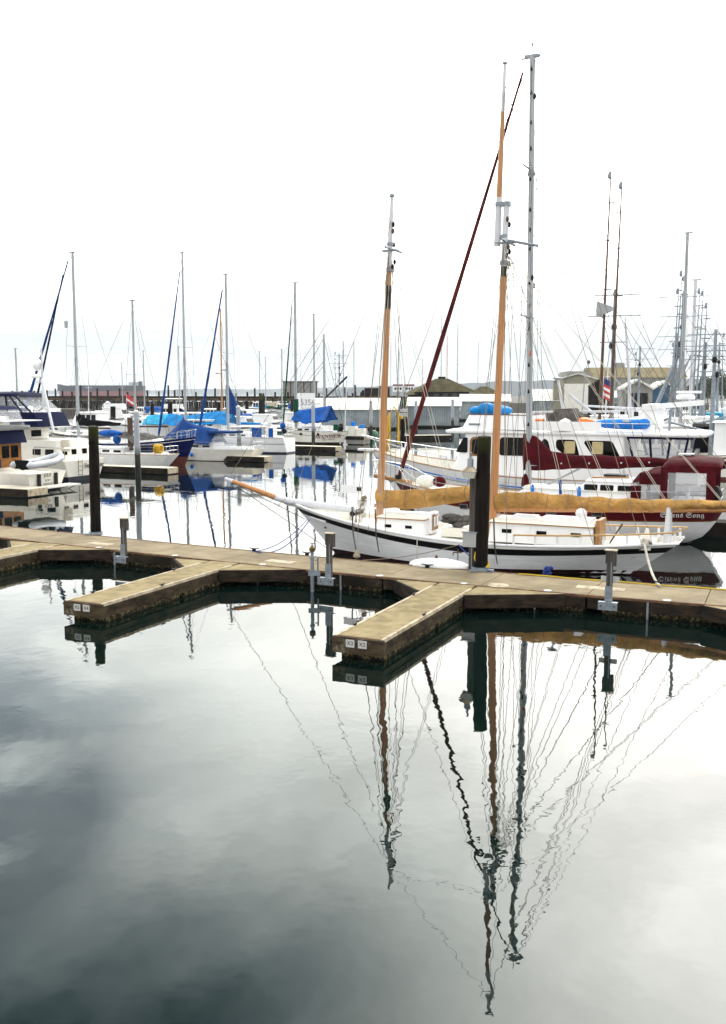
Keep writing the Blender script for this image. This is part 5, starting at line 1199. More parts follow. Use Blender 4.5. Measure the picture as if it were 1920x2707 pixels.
for i in range(6):
    p, q_ = Vector(pts[i]), Vector(pts[(i+1) % 6])
    for j in range(5):
        e = p.lerp(q_, j/5); e = e.lerp(Vector(c), .18*math.sin(math.pi*j/5))
        vs.append(e)
rings = [[Vector(c).lerp(v, k/4)+Vector((0, 0, -.05*math.sin(k*2.2+i*1.9))) for i, v in enumerate(vs)] for k in range(1, 5)]
b.loft(rings, False, True); b.build('grey_tarp', 'grey_cloth', T, 'all', fix=False)
b = MB(); b.blob((x_+1.6, .5, 2.75), (1.2, .6, .28), 12, 6); b.blob((x_+.7, .8, 2.3), (.35, .3, .4), 8, 5); b.build('blue_cover', 'blue_tarp', T, 'all')
for k in range(3):
    b = MB(); x = -H.L/2+.55+.22*k; b.tube([(x, .9+.28*math.cos(a*.7), 1.65+.3*math.sin(a*.7)) for a in range(10)], .09, 8); b.build('life_ring', 'yellow', T, True)
b = MB(); b.box(-3.6, -2.4, -.9, .9, 1.3, 1.85); b.build('cockpit_locker', 'navy_cloth', T)
# blue hull, bow towards the camera side
P_ = at(507, 1232, 0)
T, H = sailboat('sailboat', 'navy hulled boat with red bottom and white bow rail, bow towards the cream sailboat', 507, 1232, 12.5, BOWR, 3.9, 1.75, m='navy_paint', tw=.7, end=1, boot=('boot_red', .75), stripes=[('white_line', .14, .19, 'gel_white')], ob=1.1, bzb=1.35, cab='gel_white')
T, H = sailboat('sailboat', 'cream sailboat with deep blue boom tent and clear dodger', 668, 1219, 11.0, BOWL, 3.5, 1.05, m='gel_warm', tw=.62, mastpx=(482, 668), os=.75, mr=.12, boot=('boot_dark', .05), boom=True, covm=None, furlm='deep_tarp', furl_top=(476, 715), capm='gel_white')
x_ = pl(T, 485, 1100)[0]
tent(T, [(x_+1.2, 2.6), (x_, 3.75), (x_-1.0, 3.15), (x_-3.6, 2.75)], [.7, 1.7, 1.55, 1.3], 1.6, 'deep_tarp', name='boom_tent')
b = MB(); b.loft([[(x, w*math.sin(R(-90+15*i)), 1.0+(z-1.0)*math.cos(R(-90+15*i))**.5) for i in range(13)] for x, w, z in ((-1.0, 1.1, 2.0), (-1.4, 1.25, 2.35), (-2.6, 1.35, 2.4), (-3.9, 1.3, 2.3))], False, False); b.build('clear_dodger', 'vinyl', T, 'all', fix=False)
b = MB(); b.loft([rr(-3.4, -.6, .9, 1.0, 2.42, .2), rr(-3.4, -.6, .9, 1.0, 2.62, .2)]); b.build('rolled_canvas', 'deep_tarp', T, True)
b = MB(); b.tube([(-5.3, 1.2, 1.1), (-5.3, 1.2, 3.0)], .03, 5); b.tube([(-5.3, -1.2, 1.1), (-5.3, -1.2, 3.0)], .03, 5); b.build('arch_legs', 'steel', T); MB().box(-5.9, -3.2, -1.3, 1.3, 3.0, 3.06).build('solar_roof', 'gel_warm', T)
for x in (2.4, .4): MB().blob((x, H.pt(.6, 1)[1]+.1, .55), (.16, .14, .2), 8, 6).build('round_fender', 'kayak_blue', T, True)
T, H = sailboat('sailboat', 'white sailboat with grey side stripe and blue weather cloths', 770, 1198, 10.8, BOWL, 3.5, 1.5, m='gel_white', tw=.72, mastpx=(597, 726), mr=.14, boot=('boot_navy', .14), covm=None, os=-.2, furlm='deep_tarp', furl_top=(588, 765), stripes=[('grey_stripe', .55, .64, 'gel_grey')], boomx=722, boomm='spar_white', capm='teak_dark', furl_r=.15)
x_ = pl(T, 690, 1130)[0]
for x0, x1 in ((-3.1, -2.0), (-4.4, -3.9)): MB().box(x0, x1, 1.45, 1.5, 1.6, 2.5).build('weather_cloth', 'blue_tarp', T)
MB().box(-3.7, -3.0, -.6, .5, 1.6, 2.5).build('helm_seat', 'gel_warm', T)
cover(T, [(.2, 2.7, 3.0), (-1.2, 2.75, 3.0), (-2.2, 2.75, 2.95)], 'sky_tarp', 'sail_cover', .2, .03, 20, 8, 10); MB().blob((-4.9, .4, 2.7), (.3, .26, .35), 9, 6).build('outboard_motor', 'blue_tarp', T); MB().blob((-5.3, .9, 2.2), (.3, .3, .25), 9, 6).build('round_fender', 'navy_cloth', T)
T, H = sailboat('sailboat', 'white double ended sailboat with a blue boom tent', 905, 1176, 8.6, BOWL, 3.0, 1.5, m='gel_warm', tw=.2, mastpx=(780, 748), mr=.17, boot=('boot_dark', .3), covm=None, os=.6, furlm='green_cloth', furl_top=(773, 790), stripes=[('dark_line', .42, .47, 'teak_dark')], capm='teak_dark', boom=False, ob=.9, rigm='rope_dark')
hull_text(T, H, serif('WANDER'), .62, -2.4, .95, 'lettering_red', .08); hull_text(T, H, 'PORT ANGELES', .2, -2.4, .62, 'lettering_red', .08)
x_ = pl(T, 783, 1100)[0]
tent(T, [(x_-.1, 3.9), (x_-2.2, 4.15), (x_-4.6, 4.5)], [1.0, 1.75, 1.6], 1.5, 'blue_tarp', name='boom_tent'); MB().tube([(x_, 0, 2.5), (x_, 0, 5.2)], .3, 10).build('mast_coat', 'green_cloth', T, True)
b = MB(); b.lathe([(.35, 0), (.35, .8), (.3, .85)], (-3.2, .5, 1.5), 10); b.build('green_barrel', 'green_cloth', T, True); MB().blob((-3.7, .3, 2.0), (.35, .3, .5), 8, 6).build('outboard_motor', 'plastic_black', T)
for x in (.9, -1.3): MB().blob((x, H.pt(.6, 1)[1]-.02, 1.22), (.2, .06, .14), 8, 6).build('portlight', 'plastic_black', T)
b = MB(); b.tube([(-4.1, .2, 1.5), (-4.4, .2, 7.5)], [.09, .06], 6); b.build('mizzen_spar', 'spar_white', T)
# far troller with number board
T, H = motorboat('fishing_boat', 'white troller with the number 5356 on its cabin, rising behind the blue boom tent', 905, 1160, 9.5, BOWL, 3.4, 1.6, house=(-.1, .25, 3.0), wind=0, mastz=None, cat='fishing boat')
o = MB().prism([(-1.4, 4.0), (1.6, 4.0), (1.3, 5.9), (-1.2, 5.9)], lambda x, z: (x, 1.3, z), lambda x, z: (x, 1.36, z)).build('number_board', 'gel_white', T); lettering('5356', 1.05, (-.2, 1.38, 4.65), 'galv', T, PORT, name='number_lettering')
M_ = MB().tube([(-2.0, 0, 3), (-1.9, 0, 13.5)], [.22, .14], 8).build('mast', 'alloy', T, True)
rig(T, [((-1.9, 0, 13), (4.5, 0, 2.6)), ((-1.9, 0, 13), (-4.6, 0, 2)), ((-1.9, 0, 10), (2.4, .5, 5.2)), ((-1.9, 0, 9.5), (1.4, .6, 5.2))], 'rope_dark', .03)
MB().tube([(-1.8, 0, 5.0), (-5.4, .4, 8.0)], [.1, .14], 6).build('boom', 'plastic_black', T); MB().tube([(-2.4, 0, 12.4), (-5.0, .5, 4.5)], .06, 6).build('yard', 'spar_white', T)
b = MB(); b.blob((-.4, 1.0, 5.0), (.5, .4, .4), 8, 6); b.build('round_buoy', 'orange', T, True)
# floats with boxes and finger floats
def float_(name, label, cx, cy, L, W_, rz, h=.5, m='deck_beige', group=None):
    P_ = at(cx, cy, h); T = thing(name, label, 'dock float', (P_.x, P_.y, 0), rz, group)
    MB().box(-L/2, L/2, -W_/2, W_/2, h-.28, h).build('deck', m, T); MB().box(-L/2-.04, L/2+.04, -W_/2-.07, -W_/2-.005, h-.42, h-.02).build('side_board', 'dock_wood', T); MB().box(L/2+.003, L/2+.08, -W_/2, W_/2, h-.42, h-.02).build('end_board', 'edge_white', T)
    MB().box(-L/2+.2, L/2-.2, -W_/2+.2, W_/2-.2, -.4, h-.29).build('float', 'stripe_black', T); return T
g = 'finger floats of the far dock'
float_('finger_float', 'finger float between the steel piling and the grey tarp sailboat', 345, 1232, 7.5, 1.3, BOWR, group=g); float_('finger_float', 'finger float between the navy bow and the cream sailboat', 590, 1203, 9.0, 1.4, BOWR, group=g)
float_('finger_float', 'finger float between the white stern and the double ended sailboat', 808, 1178, 7.5, 1.5, BOWR, group=g); float_('finger_float', 'short float with green netting at the picture edge', 10, 1286, 5, 1.6, BOWR, group=g)
P_ = wpos(SIR, -5.0, -2.75, 0); T = thing('finger_float', 'dark finger float between the burgundy cutter stern and the motor yacht', 'dock float', P_, BOWR, g)
MB().box(-5, 5, -.6, .6, .3, .62).build('deck', 'dock_wood', T); MB().box(-5.03, 5.03, -.68, -.604, .12, .58).build('side_board', 'timber_dark', T); MB().box(-4.8, 4.8, -.5, .5, -.4, .29).build('float', 'stripe_black', T)
b = MB(); [b.box(x-.35, x+.35, -.35, .3, .621, 1.0) for x in (3.2,)]; b.build('dock_step', 'black_cloth', T)
T = float_('work_float', 'grey work float carrying white boxes in front of the first boathouse', 947, 1152, 2.3, 2.0, BOWR, 1.0, 'gel_grey')
MB().box(-1.1, 1.1, -.96, .96, .1, .70).build('pontoon', 'wall_grey', T)
for k, (x, w, m, lab) in enumerate(((-.62, .9, 'gel_warm', 'larger white box on the work float'), (.42, 1.1, 'gel_warm', 'lower white box on the work float'))):
    bb = MB(); bb.loft([rr(x-w/2, x+w/2, .6, .6, 1.01, .1), rr(x-w/2+.05, x+w/2-.05, .55, .55, 2.1-.25*k, .1)]); o = bb.build('storage_box', m, None, True); o.location = T.location; o.rotation_euler = T.rotation_euler; tag(o, lab, 'box', 'storage boxes on the work float')
for x, y in ((-.6, 0), (.5, .1)):
    bb = MB(); bb.box(x-.22, x+.22, y-.2, y+.2, 2.11 if x < 0 else 1.86, 2.65 if x < 0 else 2.3); o = bb.build('jerry_can', 'kayak_blue'); o.location = T.location; o.rotation_euler = T.rotation_euler; tag(o, 'blue can on the larger white box' if x < 0 else 'blue can on the lower white box', 'can', 'blue cans on the white boxes')
P_ = at(987, 1157, 0); tag(MB().blob((P_.x, P_.y-.4, .4), (.6, .6, .65), 12, 8).build('mooring_buoy', 'green_paint', None, True), 'green round buoy floating by the steel piling', 'buoy')
for px, c in ((1023, 'tall yellow post left of the curved hoist'), (1062, 'yellow post right of the curved hoist')):
    P_ = at(px, 1180, 0); tag(MB().tube([(P_.x, P_.y, -.2), (P_.x, P_.y, 3.4)], .16, 8).build('yellow_post', 'yellow', None, True), c, 'post')
P_ = at(1042, 1180, 0); tag(MB().tube([(P_.x-.5, P_.y, 0), (P_.x-.5, P_.y, 3.6), (P_.x, P_.y, 4.4), (P_.x+.5, P_.y, 3.6), (P_.x+.5, P_.y, .3)], .13, 8).build('boat_hoist', 'yellow', None, True), 'curved yellow hoist between the yellow posts', 'hoist')
P_ = at(1120, 1148, 0); T = float_('finger_float', 'dark float with yellow drums beside the second boathouse', 1122, 1150, 7, 1.4, R(10), group=g)

# ================================================================== boats further off
GM = 'boats moored towards the breakwater'
far = [
 ('m', 225, 1128, 11, BOWL, dict(canvas='grey_cloth', house=(-.1, .25, 1.8)), 'white motorboat with a grey pilothouse cover right of the tall mast'),
 ('m', 262, 1122, 10, BOWR, dict(arch=True, house=(-.3, .2, 1.9), fly=True), 'white sport fisher with a slanted white arch and orange gear'),
 ('m', 320, 1150, 11, BOWL, dict(house=(-.2, .25, 1.9), trim='red', mastz=9, cat='fishing boat'), 'white fishing boat with red cabin trim behind the dark piling'),
 ('s', 452, 1155, 11, BOWL, dict(m='gel_white', zs=1.6, cabh=.8, covm=None, boom=False), 'white flush decked sailboat with a cyan tarp over its stern'),
 ('m', 432, 1108, 10, BOWL, dict(canvas='blue_tarp', house=(-.05, .28, 1.4)), 'small white cruiser with a blue tarp far behind the red flag'),
 ('m', 515, 1112, 12, BOWL, dict(fly=True, house=(-.2, .2, 1.5), canvas='gel_white'), 'white flybridge cruiser left of the tall blue sail tent'),
 ('m', 574, 1110, 10, BOWR, dict(house=(-.2, .25, 1.4), mastz=8), 'small white cruiser directly left of the alloy mast with a blue wrap'),
 ('m', 628, 1118, 11, BOWL, dict(house=(-.15, .25, 1.5), canvas='gel_grey'), 'grey topped white cruiser right of the blue wrapped mast'),
 ('m', 668, 1086, 11, BOWR, dict(canvas='green_cloth', house=(-.1, .25, 1.6)), 'white cruiser with green canvas below the breakwater'),
 ('m', 738, 1090, 13, BOWL, dict(canvas='beige_cloth', house=(-.15, .22, 1.8)), 'white cruiser with tan canvas below the breakwater'),
 ('s', 745, 1104, 13, BOWR, dict(covm='green_cloth', mastpx=(745, 924), mr=.16), 'white sailboat with a green sail cover in front of the tan canvas'),
 ('m', 735, 1126, 11, BOWR, dict(house=(-.3, .3, 1.2), wind=3), 'low white cabin cruiser with a rounded top'),
 ('s', 760, 1146, 11, BOWL, dict(covm='green_cloth', boom=True, mastpx=(830, 831), mr=.15), 'white sailboat with a dark green cover behind the blue weather cloths'),
 ('s', 700, 1098, 12, BOWL, dict(mastpx=(686, 930), covm='green_cloth', mr=.13), 'white sailboat with a thin mast behind the dark furled sail'),
 ('s', 600, 1134, 11, BOWL, dict(mastpx=(583, 818), mm='orange_spar', covm='blue_tarp', mr=.14), 'sailboat with a tan mast and radar behind the alloy mast'),
 ('s', 478, 1118, 12, BOWL, dict(mastpx=(472, 918), covm='navy_cloth', mr=.12), 'sailboat with a thin mast and navy cover behind the furled blue sails'),
 ('s', 380, 1110, 13, BOWL, dict(mastpx=(379, 928), covm='blue_tarp', mr=.14), 'sailboat with a thin mast in line with the cargo ship stern'),
 ('s', 60, 1112, 14, BOWL, dict(mastpx=(41, 922), covm='navy_cloth', mr=.2), 'sailboat whose mast stands alone beside the picture edge'),
 ('s', 325, 1102, 12, BOWL, dict(mastpx=(322, 960), covm='navy_cloth', mr=.12), 'sailboat with a short mast flying the red flag'),
 ('s', 830, 1100, 12, BOWR, dict(mastpx=(908, 903), mr=.13, covm='beige_cloth'), 'sailboat with a thin mast over the first boathouse roof'),
 ('s', 905, 1092, 12, BOWL, dict(mastpx=(936, 905), mr=.13), 'sailboat with a thin mast left of the orange foremast'),
 ('m', 945, 1090, 13, BOWL, dict(fly=True, house=(-.25, .2, 1.8)), 'white flybridge boat showing over the boathouse roof beside the timber pier'),
 ('m', 120, 1106, 12, BOWL, dict(house=(-.15, .25, 1.4)), 'white cruiser half hidden behind navy canvas'),
 ('m', 405, 1130, 10, BOWR, dict(house=(-.25, .2, 1.3)), 'white cruiser showing between two dark pilings'),
 ('m', 565, 1128, 10, BOWL, dict(house=(-.25, .25, 1.2), stripes=[('blue_stripe', .2, .35, 'kayak_blue')]), 'white cruiser with a blue line under the light blue tarp'),
 ('m', 690, 1118, 9, BOWL, dict(house=(-.2, .25, 1.3)), 'small white cruiser below the green canvas'),
 ('s', 640, 1098, 11, BOWR, dict(mastpx=(702, 945), mr=.12, covm='sky_tarp'), 'sailboat with a blue cover under the dark piling pair'),
 ('m', 170, 1150, 11, BOWL, dict(house=(-.25, .2, 1.3), stripes=[('sheer_stripe', .1, .35, 'navy_paint')]), 'white cruiser with a navy line tucked behind the cream trawler mast'),
 ('s', 300, 1172, 10, BOWL, dict(covm='navy_cloth', m='gel_cream', boom=True), 'cream hulled sailboat without a tall mast behind the thick dark piling'),
 ('m', 560, 1150, 10, BOWR, dict(house=(-.25, .2, 1.4), canvas='navy_cloth', stripes=[('sheer_stripe', .1, .3, 'stripe_black')]), 'white cruiser with navy cockpit canvas under the tan mast'),
 ('s', 715, 1158, 10, BOWR, dict(covm='green_cloth', m='green_cloth', boom=True), 'green hulled sailboat behind the bright blue weather cloths'),
 ('m', 640, 1138, 9, BOWR, dict(house=(-.2, .25, 1.3), canvas='blue_tarp'), 'small white cruiser with blue canvas right of the light blue tarp'),
 ('m', 690, 1070, 14, BOWL, dict(house=(-.25, .25, 1.6), stripes=[('sheer_stripe', .1, .4, 'navy_paint')]), 'white cruiser with a navy line moored at the foot of the breakwater'),
 ('m', 790, 1092, 10, BOWL, dict(house=(-.2, .25, 1.4), canvas='blue_tarp'), 'white boat with a blue cover at the end of the boathouse roof'),
]
for kd, px, py, L, hd, kw, lab in far:
    if int(px) % 2 == 0 and 'stripes' not in kw: kw['stripes'] = [('sheer_stripe', .10, .30, ('navy_paint', 'stripe_black', 'teak_dark')[int(px) % 3])]
    cat = kw.pop('cat', None)
    if kd == 'm': T, H = motorboat('motorboat' if not cat else 'fishing_boat', lab, px, py, L, hd, group=GM, cat=cat or 'motorboat', **kw)
    else: T, H = sailboat('sailboat', lab, px, py, L, hd, group=GM, full=False, **kw)
    if 'cyan' in lab:
        tent(T, [(-1.5, 2.9), (-5.2, 3.1)], [1.2, 1.3], 1.75, 'cyan_tarp', name='stern_tarp', sag=.2)
    if 'orange gear' in lab: MB().blob((-3.5, 1.5, 2.1), (.7, .3, .5), 8, 6).build('life_vests', 'orange', T)
    if 'tan mast' in lab:
        x_ = pl(T, 583, 950)[0]; radome(T, x_+.9, 9.1, .5); MB().box(x_, x_+.9, -.1, .1, 9.0, 9.1).build('radar_bracket', 'galv', T)
# tall blue wrap on the mast and light blue tarp beside the boom
for (px, py, L, pts, drop, m, lab, half) in ((505, 1150, 0, [(8.2, 4.2), (4.2, 3.9), (2.0, 4.3), (.6, 4.9)], [1.2, 1.5, 1.8, 1.2], 'sky_tarp', 'light blue tarp stretched over the boat between two alloy masts', 1.6),):
    T, H = motorboat('tarped_boat', lab, 640, 1160, 12, BOWL, cat='motorboat', house=(-.2, .2, 1.2)); tent(T, [(5.4, 3.2), (2.6, 2.9), (0, 3.3), (-2.5, 3.6), (-4.5, 3.2)], [1.3, 1.3, 1.6, 1.6, 1.4], 1.8, m, name='boat_tarp')
    b = MB(); x_ = pl(T, 597, 1080)[0]; b.loft([[(x_-.1, -.1, 3.0), (x_-2.6, -.1, 3.0), (x_-2.6, .1, 3.0), (x_-.1, .1, 3.0)], [(x_-.1, -.1, 6.9), (x_-.5, -.1, 6.9), (x_-.5, .1, 6.9), (x_-.1, .1, 6.9)]]); b.build('wrapped_sail', 'deep_tarp', T, True)
def flag(px, py, Y, w, h, label, stripes, z=None, hang=.0):
    P_ = atY(px, py, Y); T = thing('flag', label, 'flag', P_)
    MB().tube([(0, 0, -4), (0, 0, .1)], .03, 5).build('flag_pole', 'spar_white', T)
    b = MB(); n = 8; rows = len(stripes)
    names = sorted(set(stripes)); 
    for r_ in range(rows):
        b.mi = names.index(stripes[r_])
        b.loft([[(w*i/n, .12*w*math.sin(i*.9), -h*r_/rows-hang*i/n), (w*i/n, .12*w*math.sin(i*.9), -h*(r_+1)/rows-hang*i/n)] for i in range(n+1)], False, False)
    b.build('cloth', None, T, 'all', mats=names, fix=False); return T
flag(334, 1041, 150, 1.5, 1.3, 'red flag with a white diagonal corner flying among the far masts', ['red', 'red', 'flag_white', 'red'], hang=.9)
flag(1596, 998, 85, .62, 1.7, 'drooping striped flag with a dark blue corner in front of the dark gabled shed', ['flag_blue', 'flag_blue', 'red', 'flag_white', 'red', 'flag_white', 'red'], hang=.35)
# ================================================================== breakwater of timber piles
A0, A1 = at(-260, 1076, 0), atY(1215, 1068, 300); A1.z = 0
A0 = Vector((-190, 372, 0)); A1 = Vector((28.5, 296, 0))
d = (A1-A0); Lb = d.length; d.normalize(); ang = math.atan2(d.y, d.x)
T = thing('breakwater', 'long dark timber pile breakwater closing the harbour', 'breakwater', A0, ang)
b = MB(); x = 0; q = random.Random(2)
while x < Lb:
    r_ = .28+q.uniform(-.03, .03); hh = 3.15+q.uniform(-.15, .1)
    b.tube([(x, q.uniform(-.05, .05), -1), (x+q.uniform(-.06, .06), 0, hh)], r_, 6); x += .62
b.build('pile_wall', 'barrier_wood', T)
MB().box(0, Lb, -.55, .55, 3.25, 4.15).build('cap_beam', 'barrier_cap', T); MB().box(0, Lb, -.75, .9, 4.155, 4.75).build('top_beam', 'barrier_wood', T)
b = MB(); x = 1.5
while x < Lb:
    b.tube([(x, -2.6, -1), (x+.5, -.6, 3.4)], .2, 6); x += q.uniform(2.2, 4.5)
b.build('raker_piles', 'barrier_cap', T)
proto = None
for k in range(64):
    x = Lb*(k+.5)/64+q.uniform(-1.2, 1.2); h = q.choice([1.0, 1.4, 1.6, 2.0, 2.6, 3.6 if k % 9 == 0 else 1.8])
    p = A0+d*x+Vector((d.y, -d.x, 0))*(-1.3)
    if proto is None:
        proto = thing('mooring_pile', 'dark mooring pile standing up along the top of the breakwater', 'piling', (0, 0, 0), 0, 'mooring piles along the breakwater')
        proto.empty_display_size = .2; MB().tube([(0, 0, -5), (0, 0, 1)], [.36, .3], 8).build('shaft', 'timber_dark', proto, True); o = proto
    else: o = copy_tree(proto)
    o.location = (p.x, p.y, 4.3+h-.6); o.rotation_euler = (q.uniform(-.02, .02), q.uniform(-.03, .03), q.uniform(0, 3))
# timber pier end and hut on the breakwater
P_ = atY(795, 1030, 330); T = thing('signal_hut', 'small grey slatted platform hut standing on the breakwater', 'hut', (P_.x, P_.y, 4.7))
MB().box(-5.5, 5.5, -2, 2, 0, 4.6).build('wall', 'wall_grey', T); b = MB(); [b.box(x-.12, x+.12, -2.1, -2.004, 0, 4.7) for x in (-5.4, -3.2, -1, 1.2, 3.4, 5.4)]; b.build('frame', 'timber_dark', T); MB().box(-5.8, 5.8, -2.3, 2.3, 4.61, 4.9).build('roof', 'timber_dark', T)
P_ = atY(985, 1045, 290); T = thing('timber_pier', 'dark timber pier trestle beside the green bank', 'pier', (P_.x, P_.y, 0), R(-10))
b = MB(); [b.tube([(x, y, -1), (x, y, 5.6+q.uniform(-.5, 2.2))], .35, 7) for x in (-8, -5.5, -3, -.5, 2, 4.5) for y in (-1.5, 1.5)]; b.build('trestle_piles', 'timber_dark', T); MB().box(-10, 7, -2, 2, 4.2, 5.0).build('deck', 'barrier_cap', T); MB().box(-2, 3, -1.9, 1.9, 5.0, 7.2).build('crib', 'timber_dark', T)

# ================================================================== boathouses
def boathouse(label, px0, pyf, px1, eave, ridge, depth, rz=R(-6), wall='wall_metal', roof='roof_metal', group='floating boathouses', gable_dark=True, stain=True):
    P0 = at(px0, pyf, 0); Y = P0.y; L_ = (px1-px0)/FPX*Y*1.0
    T = thing('boathouse', label, 'boathouse', P0, rz, group)
    he = CAMH+(1037-eave)/FPX*Y; hr = CAMH+(1037-ridge)/FPX*(Y+depth/2)
    b = MB(); b.box(0, L_, 0, .12, .35, he); b.build('front_wall', wall, T)
    b = MB(); b.add([(L_, 0, .35), (L_, depth, .35), (L_, depth, he), (L_, depth/2, hr), (L_, 0, he)], [(0, 1, 2, 3, 4)]); b.add([(L_-.12, .13, .35), (L_-.12, depth, .35), (L_-.12, depth, he), (L_-.12, depth/2, hr), (L_-.12, .13, he)], [(0, 1, 2, 3, 4)]); b.build('gable_wall', wall, T)
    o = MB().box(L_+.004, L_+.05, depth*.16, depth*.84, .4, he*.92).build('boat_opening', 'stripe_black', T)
    b = MB(); b.box(0, .12, .13, depth, .35, he); b.box(.13, L_-.13, depth-.12, depth, .35, he); b.build('rear_wall', wall, T)
    ov = .35; e2 = he-(hr-he)*ov/(depth/2)
    for k, (ya, yb, za, zb) in enumerate(((-ov, depth/2, e2+.02, hr+.03), (depth+ov, depth/2, e2+.02, hr+.03))):
        b = MB(); b.loft([[(x, ya, za), (x, yb, zb), (x, yb, zb+.07), (x, ya, za+.07)] for x in (-.3, L_+.4)]); b.build('roof', 'roof_stained' if (stain and k == 0) else roof, T)
    b = MB(); b.loft([[(L_+.41, y, z-.02), (L_+.46, y, z-.02), (L_+.46, y, z+.16), (L_+.41, y, z+.16)] for y, z in ((-ov, e2), (depth/2, hr), (depth+ov, e2))]); b.build('barge_board', 'spar_white', T)
    MB().box(-.3, L_+.3, -.5, depth+.3, .12, .34).build('float_deck', 'timber_dark', T)
    return T, L_, he
boathouse('long grey boathouse nearest the blue boom tent', 785, 1134, 1046, 1081, 1053, 9.5)
boathouse('second grey boathouse with a stained roof, right of the orange foremast', 1078, 1130, 1212, 1072, 1051, 9, stain=True)
boathouse('third boathouse with a dark opening, behind the blue tarp bundle', 1218, 1112, 1344, 1060, 1043, 11, stain=False)
boathouse('fourth boathouse with a white roof, right of the aluminium mast', 1412, 1098, 1505, 1058, 1030, 12, stain=False, roof='roof_metal')
boathouse('small boathouse with a narrow steep gable beside the fourth one', 1512, 1096, 1548, 1058, 1032, 10, stain=False)
boathouse('low boathouse with a wide white roof behind the covered grey gear', 1552, 1094, 1640, 1050, 1034, 12, stain=False)
boathouse('far boathouse with a pale roof left of the gazebo roof line', 1105, 1088, 1250, 1050, 1040, 14, stain=False)
def gable_shed(label, px0, px1, foot, eave, ridge, Y, depth, wall, roof, door=None, name='shed', cat='shed', gable=True):
    """gable end facing the harbour"""
    P0 = atY((px0+px1)/2, foot, Y); z0 = 0.5; w = (px1-px0)/FPX*Y/2
    he = CAMH+(1037-eave)/FPX*Y; hr = CAMH+(1037-ridge)/FPX*Y
    T = thing(name, label, cat, (P0.x, Y, 0), R(-12))
    b = MB(); b.loft([[(-w, y, z0), (w, y, z0), (w, y, he), (0, y, hr), (-w, y, he)] for y in (0, depth)]); b.build('walls', wall, T)
    for sx in (-1, 1):
        b = MB(); k = (hr-he)/w; o_ = .06*w; b.loft([[(sx*(w+o_), y, he-k*o_+.03), (0, y, hr+.03), (0, y, hr+.35), (sx*(w+o_), y, he-k*o_+.35)] for y in (-.6, depth+.6)]); b.build('roof', roof, T)
    if door: b = MB(); b.box(-w*door, w*door, -.1, -.004, z0, z0+(he-z0)*.92); b.build('door', 'gel_warm' if wall == 'wall_tan' else 'stripe_black', T)
    return T
gable_shed('tan shed with a wide pale door and shallow white roof, above the boathouse roofs', 1464, 1590, 1060, 1008, 990, 260, 30, 'wall_tan', 'roof_metal', .55)
gable_shed('dark gabled shed behind the drooping striped flag', 1558, 1612, 1060, 1022, 1005, 215, 18, 'timber_dark', 'roof_moss')
gable_shed('grey gabled boathouse with a dark mouth, right of the twin trolling poles', 1646, 1722, 1090, 1030, 1008, 140, 18, 'wall_grey', 'roof_metal', .7)
gable_shed('blue walled gabled boathouse under the grey roof', 1712, 1800, 1090, 1040, 1012, 150, 18, 'wall_blue', 'roof_metal')
# warehouse
T = thing('warehouse', 'very long grey warehouse with a yellow roof on the far shore', 'warehouse', (atY(1570, 1030, 520).x, 520, 0), R(-4))
w = 235/FPX*520; MB().box(0, w, 0, 40, .5, 13.5).build('wall', 'wall_grey', T); b = MB(); b.loft([[(x, -1, 13.5), (x, 12, 19.0), (x, 28, 19.0), (x, 41, 13.5)] for x in (-1, w+1)]); b.build('roof', 'roof_yellow', T)
MB().box(-14, -.1, 2, 35, .5, 16.2).build('side_block', 'wall_grey', T)
for x in (8, 20, 33): MB().box(x, x+5, -.1, -.004, 1, 6).build('loading_door', 'wall_tan', T)
MB().box(12, 18, 14, 20, 19.01, 21.5).build('roof_unit', 'wall_grey', T)
T = thing('warehouse', 'flat grey warehouse left of the yellow roofed one', 'warehouse', (atY(1506, 1030, 540).x, 540, 0), R(-4)); MB().box(-1, 14, 0, 30, .5, 16.5).build('wall', 'wall_grey', T); MB().box(-1.4, 14.4, -.4, 30.4, 16.51, 17.2).build('roof', 'wall_tan', T)
# hip roofed pavilion
P_ = atY(1168, 1030, 260); T = thing('pavilion', 'dark hip roofed pavilion with a mossy roof on the green bank', 'pavilion', (P_.x, 260, 3.2), R(8))
MB().box(-6.5, 6.5, -3.5, 3.5, 0, 3.0).build('wall', 'timber_dark', T); b = MB(); b.loft([[(-8.2, -5, 2.9), (8.2, -5, 2.9), (8.2, 5, 2.9), (-8.2, 5, 2.9)], [(-1.6, -.6, 6.3), (1.6, -.6, 6.3), (1.6, .6, 6.3), (-1.6, .6, 6.3)]]); b.build('roof', 'roof_moss', T)
b = MB(); b.box(-.9, .9, -.5, .5, 6.2, 6.8); b.build('cupola', 'timber_dark', T)
for x in (-4.6, -2.2, .2, 2.6, 5): MB().box(x-.7, x+.7, -3.56, -3.504, .9, 2.5).build('window', 'glass_grey', T)
P_ = atY(1122, 1030, 275); T = thing('pavilion', 'lower dark roofed annex left of the hip roofed pavilion', 'pavilion', (P_.x, 275, 3.2), R(8)); MB().box(-4, 4, -3, 3, 0, 2.2).build('wall', 'timber_dark', T); b = MB(); b.loft([[(-5, -4, 2.1), (5, -4, 2.1), (5, 4, 2.1), (-5, 4, 2.1)], [(-2, -.3, 4.2), (2, -.3, 4.2), (2, .3, 4.2), (-2, .3, 4.2)]]); b.build('roof', 'roof_moss', T)
